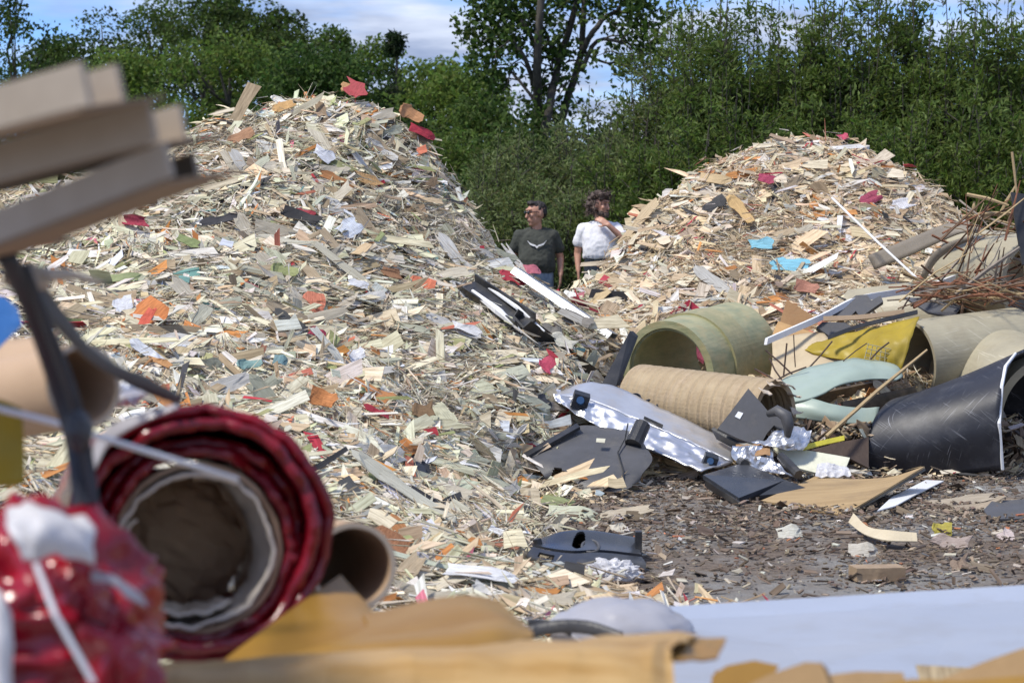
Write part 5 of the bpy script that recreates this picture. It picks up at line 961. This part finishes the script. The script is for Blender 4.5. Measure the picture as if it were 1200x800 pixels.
g1.tube([O1 + T1(-.014, -.105, .027), O1 + T1(.014, -.105, .027)], .004, 6); g1.obj('sunglasses', mat('dark_lens', (.012, .012, .014), rough=.1, bump=0), parent=man, smooth=True)

# --- man in the white shirt: turned a little to the side, one hand at his collar
X2 = P(703, 300, 22); O2 = Vector((X2.x, 22, 0)); b2 = MB(); HC = Vector((.004, -.01, 1.745)); T2, M2 = head(b2, HC, math.radians(50), math.radians(3), 1.06)
capsule(b2, (-.005, .02, 1.53), .060, (0, .0, 1.70), .054)
loft(b2, [(0, .02, .95, .155, .11), (0, .01, 1.08, .158, .115), (0, .01, 1.2, .165, .12), (0, .015, 1.36, .178, .12), (0, .02, 1.48, .175, .10), (0, .02, 1.56, .085, .06)])
shA = Vector((-.205, .03, 1.485)); elA = Vector((-.245, .06, 1.22)); wrA = Vector((-.238, -.02, 1.04))
capsule(b2, shA, .052, elA, .040); capsule(b2, elA, .041, wrA, .028); hand(b2, wrA + Vector((0, 0, -.012)), (.03, -.08, -1), (1, .1, 0), 1.0, .4, thumb=-1)
shB = Vector((.205, .03, 1.50)); elB = Vector((.262, -.15, 1.375)); wrB = Vector((.085, -.19, 1.535))
capsule(b2, shB, .054, elB, .042); capsule(b2, elB, .043, wrB, .028); hand(b2, wrB + Vector((-.006, 0, .008)), (-.75, .30, .5), (-.3, .9, -.2), 1.0, .5, thumb=1)
for k in (-1, 1):
    capsule(b2, (.09 * k, .02, .98), .085, (.11 * k, 0, .53), .06); capsule(b2, (.11 * k, 0, .53), .058, (.115 * k, .02, .1), .042); capsule(b2, (.115 * k, .03, .045), .04, (.125 * k, -.13, .035), .034)
man = thing('person', 'bearded man with curly hair in a white t-shirt, hand at his collar', 'person', O2)
place(fuse(b2, .0085, 3), O2).obj('body', SKIN, parent=man, smooth=True)
s2 = MB(); loft(s2, [(0, .01, 1.165, .183, .135), (0, .0, 1.2, .192, .145), (0, .0, 1.30, .194, .145), (0, .01, 1.40, .200, .138), (0, .015, 1.47, .196, .12), (0, .02, 1.52, .165, .10), (0, .02, 1.565, .09, .078), (0, .02, 1.578, .074, .07)])
capsule(s2, (-.18, .03, 1.48), .080, (-.232, .048, 1.345), .068); capsule(s2, (.18, .03, 1.492), .080, (.236, -.05, 1.43), .072)
for k in (-1, 1): capsule(s2, (.06 * k, .025, 1.545), .048, (.18 * k, .028, 1.485), .076)
place(fuse(s2, .010, 3, .010, 11), O2).obj('shirt', mat('white_cotton', (.80, .80, .82), (.74, .74, .77), rough=.9, bump=.15, bsc=300, spec=.2), parent=man, smooth=True)
j2 = MB(); loft(j2, [(0, .02, .90, .170, .12), (0, .015, 1.05, .168, .12), (0, .01, 1.19, .178, .13)])
for k in (-1, 1): capsule(j2, (.088 * k, .02, .95), .098, (.112 * k, .005, .53), .074); capsule(j2, (.112 * k, .005, .53), .073, (.117 * k, .02, .10), .062)
place(fuse(j2, .012, 4, .008, 12), O2).obj('jeans', mat('dark_denim', (.018, .026, .042), (.035, .046, .065), sc=14, rough=.9, bump=.2, bsc=200), parent=man, smooth=True)
HB = mat('brown_curly_hair', (.055, .034, .026), (.10, .066, .05), sc=45, rough=.6, bump=1, bsc=90)
h2 = hairmass([(T2(0, .035, .07), (.100, .108, .078), M2), (T2(0, .08, 0), (.098, .068, .095), M2), (T2(.078, .05, -.015), (.038, .054, .072), M2), (T2(-.078, .05, -.015), (.038, .054, .072), M2), (T2(0, -.055, .112), (.078, .045, .034), M2)], O2, .010, .045, 26, 1)
for k in range(330):
    i = R.randrange(len(h2.V)); p = h2.V[i]
    if i > 6000: break
    a = wander(p, (p - (O2 + T2(0, .03, 0))), .05, 4, .55); h2.tube(a, [.005, .0045, .004, .003, .001], 4)
h2.obj('hair', HB, parent=man, smooth=True)
hairmass([(T2(0, -.075, -.088), (.042, .036, .034), M2), (T2(.048, -.035, -.07), (.024, .045, .036), M2), (T2(-.048, -.035, -.07), (.024, .045, .036), M2), (T2(0, -.098, -.040), (.030, .014, .007), M2)], O2, .007, .008, 60, 1).obj('beard', HB, parent=man, smooth=True)
ey = MB()
for k in (-1, 1): ey.blob(O2 + T2(.033 * k, -.088, .024), (.015, .008, .007), 10, 6, rot=M2); ey.tube([O2 + T2(.016 * k, -.100, .048), O2 + T2(.036 * k, -.098, .053), O2 + T2(.055 * k, -.085, .046)], .004, 5)
ey.obj('eyes', HB, parent=man)
# ------------------------------------------------------------------ the near heap of packaging the camera looks over
hn = MB(); rows = []
prof = [(1.6, .0), (2.1, .45), (2.6, .78), (3.2, .80), (3.8, .62), (4.6, .50), (5.3, .30), (5.9, .06), (6.3, -.05)]
for Y, z in prof: rows.append([Vector((x, Y, max(-.05, z * (.35 if abs(x) > 1.9 else 1) + .04 * mnoise.noise(Vector((x * 2, Y * 2, 0)))) if z > 0 else -.05)) for x in [-2.6, -2, -1.4, -.8, -.3, .2, .7, 1.2, 1.7, 2.3]])
hp = thing('packaging_heap', 'low heap of packaging waste beneath the nearest rolls and wraps', 'heap', (0, 3.5, 0))
hn.sheet(rows, 40, 30, .02, disp=lambda u, v, p: .02 * mnoise.noise(p * 7)).obj('heap_core', MT['paper'], parent=hp)
n = 900; xs = rng.uniform(-2, 2, n); ys = rng.uniform(2.4, 5.9, n); zs = np.interp(ys, [a for a, b in prof], [b for a, b in prof]) + .02
m = rng.normal(0, .4, (n, 3)) + np.array([0, 0, 1]); m /= np.linalg.norm(m, axis=1, keepdims=True); d = rng.normal(0, 1, (n, 3)); T = d - m * (d * m).sum(1, keepdims=True); T /= np.linalg.norm(T, axis=1, keepdims=True); Ln = np.minimum(rng.lognormal(-2.4, .5, n), .25)
V, lo, s_, cc, gr = plates(np.stack([xs, ys, zs], 1), T, np.cross(m, T), m, Ln, Ln * rng.uniform(.2, .7, n), rng.uniform(.002, .006, n), pal([(.4, (.5, .38, .24)), (.25, (.66, .62, .55)), (.2, (.45, .28, .08)), (.15, (.3, .22, .14))], n))
link('heap_scraps', npmesh('heap_scraps', V, lo, s_, MT['shard'], cc, gr), hp, -hp.location, kind='stuff')

# cardboard channels reaching in from the side
ch = mat('shaded_fibreboard', (.27, .19, .12), (.22, .155, .10), sc=5, rough=.85, bump=.1, bsc=120, dirt=.2, dcol=(.2, .15, .1)); cin = mat('pale_fibreboard', (.46, .39, .31), (.39, .325, .25), sc=6, rough=.85, bump=.1)  # darker copy serves the web, painting in its shaded underside
def channel(p0, p1, w, h, th, up, label):
    root = thing('cardboard_channel', label, 'channel', p0, 'cardboard channels'); t = (p1 - p0).normalized(); up = Vector(up); b = (up - t * up.dot(t)).normalized(); a = t.cross(b)
    def bar(x0, x1, y0, y1, name, m, e=0): 
        q0 = p0; q1 = p1 + t * e; mb = MB(); mb.prism([q0 + a * x0 + b * y0, q0 + a * x1 + b * y0, q0 + a * x1 + b * y1, q0 + a * x0 + b * y1], q1 - q0); mb.obj(name, m, parent=root)
    bar(-w / 2, w / 2, 0, th, 'web', ch, .055); bar(-w / 2 - .001, -w / 2 + th, th + .0005, h, 'flange', cin, -.02); bar(w / 2 - th, w / 2 + .001, th + .0005, h, 'flange', cin, .075)
channel(P(-260, 225, 2.6), P(112, 132, 2.0), .10, .046, .0045, (0, -.25, 1), 'topmost cardboard channel reaching in from the side')
channel(P(-260, 285, 2.75), P(186, 176, 2.1), .11, .046, .0045, (.05, -.25, 1), 'middle cardboard channel of the three')
channel(P(-200, 372, 2.7), P(204, 222, 2.1), .105, .040, .0045, (.05, -.25, 1), 'lowest cardboard channel, above the black straps')
channel(P(-300, 345, 2.9), P(28, 290, 2.55), .09, .05, .0045, (.05, -.1, 1), 'short cardboard channel hidden under the other three')
# what holds them up, out of view
root = thing('timber_post', 'timber post carrying the cardboard channels beside the camera', 'post', P(-230, 300, 2.8) * 1.0); root.location.z = 0
q = P(-230, 300, 2.8); MB().box((q.x, q.y, q.z * .5 - .03), (.04, 0, 0), (0, .04, 0), (0, 0, q.z * .5 - .03)).obj('shaft', MT['card'], parent=root)
MB().box((q.x, q.y, q.z - .03), (.08, 0, 0), (0, .12, 0), (0, 0, .02)).obj('head_plate', MT['card'], parent=root)

strap = mat('black_strapping', (.03, .03, .032), (.05, .05, .053), sc=8, rough=.45, bump=.3, bsc=90, stretch=(1, 1, .2))
def ribbon(pts, w, th, m, name, label, cat, group=None, sd=(1, 0, 0)):
    sd = Vector(sd); MB().sheet([[p - sd * w / 2 for p in pts], [p - sd * w * .1 + Vector((0, -w * .15, 0)) for p in pts], [p + sd * w / 2 for p in pts]], 30, 4, th).obj(name, m, label=label, cat=cat, group=group, smooth=True)
ribbon(lay([(8, 300, 2.4), (40, 370, 2.45), (68, 450, 2.5), (88, 520, 2.5), (100, 620, 2.45), (108, 700, 2.5)]), .024, .004, strap, 'plastic_strap', 'thick black strap hanging in front of the red roll', 'strap', 'black plastic straps', (1, .2, .2))
ribbon(lay([(26, 310, 2.42), (52, 375, 2.44), (82, 455, 2.46), (100, 525, 2.47), (112, 610, 2.46)]), .016, .004, strap, 'plastic_strap', 'second black strap twisted along the thickest one', 'strap', 'black plastic straps', (1, -.2, .1))
ribbon(lay([(36, 335, 2.5), (70, 378, 2.6), (120, 425, 2.8), (170, 448, 3.0), (212, 470, 3.2)]), .016, .004, strap, 'plastic_strap', 'black strap running across to the top of the red roll', 'strap', 'black plastic straps', (.3, .2, 1))
ribbon(lay([(44, 328, 2.55), (78, 375, 2.7), (112, 418, 2.85), (150, 446, 3.05), (196, 466, 3.2)]), .010, .003, strap, 'plastic_strap', 'thinnest black strap looping above the red roll', 'strap', 'black plastic straps', (.3, .2, 1))
MB().blob(P(92, 505, 2.44), (.018, .018, .026), 16, 12, disp=crn(3, .3)).obj('strap_knot', strap, label='knot of black strapping before the red roll', cat='knot')
MB().blob(P(32, 326, 2.5), (.032, .03, .018), 28, 18, disp=crn(3, .5)).obj('fibre_tuft', cin, label='pale frayed tuft where the black straps meet', cat='tuft')
MB().tube(lay([(50, 322, 2.5), (85, 322, 2.6), (120, 332, 2.7)]), [.01, .007, .003], 6).obj('twig', cin, label='pale twig beside the frayed tuft', cat='twig')

# cardboard tubes behind the straps
tubem = mat('kraft_tube', (.46, .32, .21), (.40, .275, .175), sc=4, rough=.8, bump=.08, bsc=70, dirt=.2)
def ctube(p0, p1, ro, wall, name, label, group='cardboard tubes'):
    root = thing(name, label, 'tube', p0.lerp(p1, .5), group); MB().pipe(p0, p1, ro, ro - wall, 64, 10).obj('tube_wall', tubem, parent=root, smooth=False)
    MB().pipe(p1 - (p1 - p0).normalized() * .004, p1 + (p1 - p0).normalized() * .002, ro - .0015, ro - wall + .0015, 64, 1).obj('cut_end', cin, parent=root); return root
tr = ctube(P(-120, 490, 3.5), P(98, 452, 3.05), .066, .010, 'cardboard_tube', 'cardboard tube with blue tape behind the black straps')
q0, q1 = P(-120, 490, 3.5), P(98, 452, 3.05); e = (q1 - q0)
ctube(P(300, 640, 4.6), P(414, 664, 3.75), .085, .012, 'cardboard_tube', 'cardboard tube end to the right of the red roll')
pxprism([(-40, 340), (6, 348), (20, 360), (26, 380), (10, 396), (-6, 412), (-40, 425)], P(0, 380, 3.22), (.2, -.9, .3), .004).obj('blue_film', mat('blue_film', (.03, .15, .44), (.05, .2, .52), rough=.45, dirt=.5, dcol=(.3, .3, .32)), label='bright blue film on the cardboard at the picture edge', cat='film')
MB().sheet([lay([(-80, 400, 3.6), (20, 400, 3.55), (70, 390, 3.5)]), lay([(-80, 500, 3.4), (20, 490, 3.35), (50, 470, 3.3)])], 12, 8, .006).obj('cardboard_flap', tubem, label='flat cardboard flap beside the blue film', cat='cardboard', smooth=True)
MB().blob(P(146, 462, 3.45), (.035, .03, .022), 24, 14, disp=crn(4, .6)).obj('foil_scrap', foil, label='shiny foil scrap behind the red roll', cat='foil')
MB().sheet([lay([(-60, 455, 2.7), (0, 468, 2.7), (26, 478, 2.7)]), lay([(-60, 570, 2.7), (10, 570, 2.7), (30, 566, 2.7)])], 14, 10, .003, disp=lambda u, v, p: .008 * mnoise.noise(p * 25)).obj('yellow_film', yel, label='yellow film at the picture edge above the crumpled red film', cat='film', smooth=True)

# the big red wrapped roll
red = mat('red_film', (.26, .005, .016), (.13, .003, .010), sc=7, rough=.26, bump=.5, bsc=14, spec=.5, coat=.2, stretch=(1, 1, .4), trans=.12)
C0 = P(236, 622, 3.2); axr = Vector((-.25, .95, -.13)).normalized(); root = thing('red_roll', 'large roll wrapped in shiny dark red film with a cardboard core', 'roll', C0 + Vector((0, .3, -.25)))
def wav(s, a): return lambda f, w: 1 + a * mnoise.noise(Vector((math.cos(w) * 1.6, math.sin(w) * 1.6, f * 2.2 + s))) + a * .5 * mnoise.noise(Vector((math.cos(w) * 5, math.sin(w) * 5, f * 5 + s))) + a * .3 * mnoise.noise(Vector((math.cos(w) * 12, math.sin(w) * 12, f * 4 + s)))
for i, (ro, ri, o0, o1, dz) in enumerate([(.214, .196, .03, .95, 0), (.194, .176, .0, .9, -.008), (.174, .156, .06, .85, -.016), (.160, .143, .035, .8, -.026)]):
    MB().pipe(C0 + axr * o0 + Vector((0, 0, dz)), C0 + axr * o1, ro, ri, 80, 22, wob=wav(i * 3.1, .07), endf=lambda w, i=i: .05 * mnoise.noise(Vector((math.cos(w) * 2, math.sin(w) * 2, i * 5.0))) + .02 * mnoise.noise(Vector((math.cos(w) * 7, math.sin(w) * 7, i * 5.0)))).obj('film_wrap', red, parent=root, smooth=True)
Cc_ = C0 + Vector((-.002, 0, -.030))
MB().pipe(Cc_ + axr * .05, Cc_ + axr * .9, .140, .131, 72, 10, wob=wav(9, .02)).obj('cardboard_core', tubem, parent=root, smooth=True)
MB().pipe(Cc_ + axr * .035, Cc_ + axr * .26, .127, .121, 72, 14, wob=wav(14, .10)).obj('paper_lining', mat('crumpled_paper', (.62, .56, .48), (.5, .44, .36), sc=8, rough=.85, bump=.5, bsc=20), parent=root, smooth=True)
MB().pipe(Cc_ + axr * .06, Cc_ + axr * .3, .112, .107, 72, 10, a0=2.6, a1=5.2, wob=wav(21, .12)).obj('paper_lining', mat('inner_paper', (.60, .54, .46), (.5, .44, .36), sc=8, rough=.85, bump=.5, bsc=20), parent=root, smooth=True)
MB().blob(Cc_ + axr * .44, (.125, .07, .125), 30, 20, disp=crn(3, .3)).obj('added_plug', mat('plug_paper', (.62, .44, .27), (.5, .34, .20), rough=.9), parent=root)  # added plug keeps daylight out of the bore; colour raised against its darkness
clr = mat('clear_film', (.62, .60, .62), (.5, .48, .5), sc=8, rough=.2, bump=.4, bsc=14, trans=.45)
MB().sheet([lay([(80, 478, 3.35), (130, 462, 3.3), (168, 456, 3.3)]), lay([(84, 488, 3.3), (132, 470, 3.25), (175, 462, 3.25)])], 14, 3, .002).obj('clear_edge', clr, parent=root, smooth=True)
MB().sheet([lay([(104, 545, 3.02), (118, 510, 3.02), (150, 490, 3.0), (208, 474, 3.0)]), lay([(110, 555, 3.0), (128, 522, 3.0), (158, 500, 2.98), (210, 478, 2.98)])], 18, 3, .002).obj('clear_edge', clr, parent=root, smooth=True)
MB().tube(lay([(-20, 474, 2.6), (60, 494, 2.65), (150, 522, 2.7), (278, 562, 2.8)]), .0042, 8).obj('white_twine', MT['white'], label='thin white cord stretched across the red roll', cat='twine', smooth=True)

# crumpled red film, lowest corner
rf = mat('bright_red_film', (.40, .008, .024), (.22, .004, .015), sc=9, rough=.26, bump=.2, bsc=16, spec=.5, coat=.25, trans=.15)
root = thing('crumpled_film', 'bright red crumpled film bundle with a white patch in the lowest corner', 'film', P(70, 800, 2.35))
MB().blob(P(42, 745, 2.42), (.14, .13, .14), 90, 60, disp=lambda d: .20 * (1 - 2.6 * abs(mnoise.noise(Vector((d.x * 1.2 + d.z, d.y * 1.5, d.z * 3.2))))) + .10 * (1 - 2.6 * abs(mnoise.noise(Vector((d.x * 3 + 4, d.y * 3 + d.z * 2, d.z * 7))))) + .03 * mnoise.noise(d * 16)).obj('film_bundle', rf, parent=root, smooth=True)
MB().sheet([lay([(8, 604, 2.2), (50, 596, 2.18), (104, 616, 2.2)]), lay([(15, 630, 2.14), (55, 622, 2.12), (108, 645, 2.16)]), lay([(30, 655, 2.14), (70, 650, 2.12), (105, 660, 2.16)])], 26, 14, .002, disp=lambda u, v, p: .03 * _vr(p * 18) - .01).obj('white_patch', bag, parent=root, smooth=True)
MB().sheet([lay([(100, 668, 2.2), (130, 674, 2.18), (168, 700, 2.2)]), lay([(108, 678, 2.18), (138, 688, 2.16), (170, 712, 2.2)])], 16, 5, .002, disp=lambda u, v, p: .008 * mnoise.noise(p * 30)).obj('white_fold', clr, parent=root, smooth=True)
for k_, (r0_, r1_, r2_) in enumerate([([(20, 575, 2.35), (70, 590, 2.3), (120, 640, 2.3)], [(30, 630, 2.25), (90, 650, 2.2), (140, 690, 2.22)], [(40, 690, 2.2), (100, 720, 2.18), (165, 740, 2.2)]), ([(110, 650, 2.32), (150, 690, 2.3), (178, 730, 2.32)], [(90, 720, 2.2), (140, 745, 2.18), (188, 770, 2.22)], [(90, 810, 2.18), (140, 820, 2.16), (192, 830, 2.2)])]):
    MB().sheet([lay(r0_), lay(r1_), lay(r2_)], 36, 30, .002, disp=lambda u, v, p: .018 * (1 - 2.6 * abs(mnoise.noise(Vector((p.x * 16 + p.z * 9, p.y * 14, p.z * 5 + k_))))) + .007 * (1 - 2.6 * abs(mnoise.noise(Vector((p.x * 40 - p.z * 20, p.y * 30, p.z * 16)))))).obj('loose_fold', rf, parent=root)
MB().tube(lay([(42, 660, 2.12), (65, 720, 2.1), (110, 800, 2.1)]), .0035, 6).obj('cord', MT['white'], parent=root)
MB().sheet([lay([(-20, 700, 2.12), (-2, 690, 2.1), (14, 720, 2.1)]), lay([(-20, 840, 2.1), (0, 840, 2.08), (14, 840, 2.1)])], 8, 10, .002, disp=lambda u, v, p: .006 * mnoise.noise(p * 30)).obj('white_fold', bag, parent=root, smooth=True)

# ochre wraps
och = mat('ochre_wrap', (.31, .17, .026), (.25, .13, .02), sc=4, rough=.45, bump=.12, bsc=25, dirt=.25, dcol=(.30, .17, .05))
och2 = mat('ochre_wrap_streaked', (.34, .19, .045), (.46, .30, .12), sc=5, rough=.5, bump=.2, bsc=25, stretch=(1, 5, 5))
fold = lambda a, s: (lambda u, v, p: a * mnoise.noise(p * s) + a * .4 * mnoise.noise(p * s * 2.6))
MB().sheet([lay([(399, 675, 3.35), (436, 718, 3.22)]), lay([(330, 724, 3.15), (430, 735, 3.08)]), lay([(258, 780, 2.95), (425, 778, 2.9)])], 10, 12, .004, disp=fold(.002, 9)).obj('ochre_wrap', och, label='pointed ochre wrap sheet rising beside the red roll', cat='wrap')
root = thing('ochre_wrap', 'curled ochre wrap sheet folded over behind the streaked sheet', 'wrap', P(450, 775, 2.95))
e0 = lay([(425, 722, 3.15), (470, 712, 3.18), (520, 702, 3.22), (552, 699, 3.25), (585, 706, 3.25)]); e1 = lay([(430, 738, 3.02), (480, 727, 3.04), (530, 715, 3.08), (565, 711, 3.12), (600, 722, 3.14)]); e2 = lay([(400, 752, 2.95), (470, 745, 2.95), (540, 735, 2.98), (590, 728, 3.02), (622, 742, 3.05)]); e3 = lay([(280, 790, 2.88), (400, 775, 2.86), (500, 768, 2.86), (570, 757, 2.9), (624, 748, 2.98)])
MB().sheet([e0, e1, e2], 40, 10, .004, disp=fold(.002, 8)).obj('upper_fold', och, parent=root)
MB().sheet([e2, [a.lerp(b, .5) + Vector((0, -.01, .006)) for a, b in zip(e2, e3)], e3], 40, 8, .004, disp=fold(.002, 8)).obj('lower_fold', och, parent=root)
root = thing('ochre_wrap', 'streaked ochre sheet along the lower edge of the picture', 'wrap', P(500, 800, 2.65))
t0 = lay([(150, 784, 2.8), (300, 775, 2.8), (450, 765, 2.82), (600, 756, 2.85), (740, 747, 2.88), (838, 745, 2.9)]); t1 = lay([(150, 798, 2.6), (300, 792, 2.6), (450, 783, 2.6), (600, 776, 2.62), (740, 770, 2.65), (800, 768, 2.68)]); t2 = lay([(150, 880, 2.5), (300, 880, 2.5), (450, 872, 2.5), (600, 862, 2.5), (740, 852, 2.52), (805, 848, 2.55)])
tm = [a.lerp(b, .55) + Vector((0, 0, .006)) for a, b in zip(t0, t1)]
crease = lambda u, v, p: .010 * _vr(Vector((u * 7, v * 1.2, 0))) + .003 * mnoise.noise(p * 14) - .004
MB().sheet([t0, tm, t1, t2], 90, 24, .003, disp=crease, mask=lambda u, v: u < .955 + .04 * mnoise.noise(Vector((v * 4, 2, 0)))).obj('sheet_face', och2, parent=root)
MB().sheet([[p + Vector((.02, .03, -.012)) for p in t0], [p + Vector((.05, .03, -.015)) for p in t1]], 40, 5, .003, disp=crease).obj('under_fold', och, parent=root)
tanc = mat('tan_card', (.30, .19, .085), (.24, .15, .065), sc=5, rough=.8)
for pts, Y, nn, m, lab in [([(835, 790), (852, 779), (884, 773), (913, 779), (905, 792), (935, 840), (830, 840)], 3.0, (.1, -.7, .7), och, 'small ochre flap at the end of the streaked sheet'), ([(868, 806), (900, 790), (944, 775), (962, 776), (968, 790), (990, 850), (860, 850)], 2.9, (-.35, -.75, .6), tanc, 'tan folded flap in front of the white sheet'), ([(962, 775), (970, 783), (976, 800), (990, 850), (968, 790)], 2.9, (.7, -.5, .5), tanc, 'narrow turned edge of the tan folded flap'),
      ([(966, 791), (1005, 786), (1058, 787), (1075, 845), (960, 845)], 3.05, (0, -.55, .8), tanc, 'low tan cardboard edge before the white sheet'), ([(1104, 795), (1150, 776), (1195, 760), (1240, 748), (1240, 850), (1095, 850)], 3.1, (-.2, -.6, .75), tanc, 'tan cardboard wedge at the corner of the picture'), ([(1030, 802), (1068, 795), (1125, 797), (1215, 790), (1220, 850), (1030, 850)], 2.85, (0, -.6, .75), och, 'low ochre strip before the tan wedge')]:
    pxprism(pts, P(pts[0][0], pts[0][1], Y), nn, .006).obj('cardboard_flap', m, label=lab, cat='cardboard')
# white panel
root = thing('gelcoat_sheet', 'large white panel lying flat in front of the open yard', 'panel', P(1000, 780, 4.2))
wp = mat('shade_tinted_gelcoat', (.35, .385, .46), (.31, .345, .42), sc=2, rough=.35, bump=.04, bsc=10, dirt=.8, dcol=(.27, .27, .28))  # white panel; shade and sky reflection are put into the darker bluish base
a, b, c, d = P(745, 722, 5.0), P(1330, 690, 5.2), P(1330, 840, 3.55), P(760, 800, 3.7)
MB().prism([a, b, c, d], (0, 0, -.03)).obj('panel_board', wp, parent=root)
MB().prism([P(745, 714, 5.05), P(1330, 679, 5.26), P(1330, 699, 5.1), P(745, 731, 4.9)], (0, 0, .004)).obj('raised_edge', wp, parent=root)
MB().blob(P(728, 738, 4.7), (.17, .12, .075), 48, 30, disp=crn(2.0, .16)).obj('plastic_bag', mat('milky_film', (.50, .50, .54), (.42, .42, .46), sc=6, rough=.3, bump=.1, trans=.3), label='pale hump of plastic film beside the white panel', cat='plastic bag', smooth=True)
MB().sheet([lay([(590, 730, 4.9), (640, 725, 5.0), (720, 722, 5.0)]), lay([(600, 752, 4.6), (650, 748, 4.6), (720, 750, 4.6)])], 20, 8, .003, disp=fold(.03, 9)).obj('white_film', bag, label='white film between the ochre fold and the plastic hump', cat='film', smooth=True)
ribbon(lay([(612, 742, 4.5), (650, 734, 4.5), (690, 735, 4.45), (730, 748, 4.4)]), .03, .004, strap, 'plastic_strap', 'short black strap lying on the white film', 'strap', 'black plastic straps', (0, .3, 1))
ribbon(lay([(618, 728, 4.6), (645, 730, 4.6), (668, 742, 4.5)]), .014, .004, strap, 'plastic_strap', 'small black strap end above the short strap', 'strap', 'black plastic straps', (0, .3, 1))
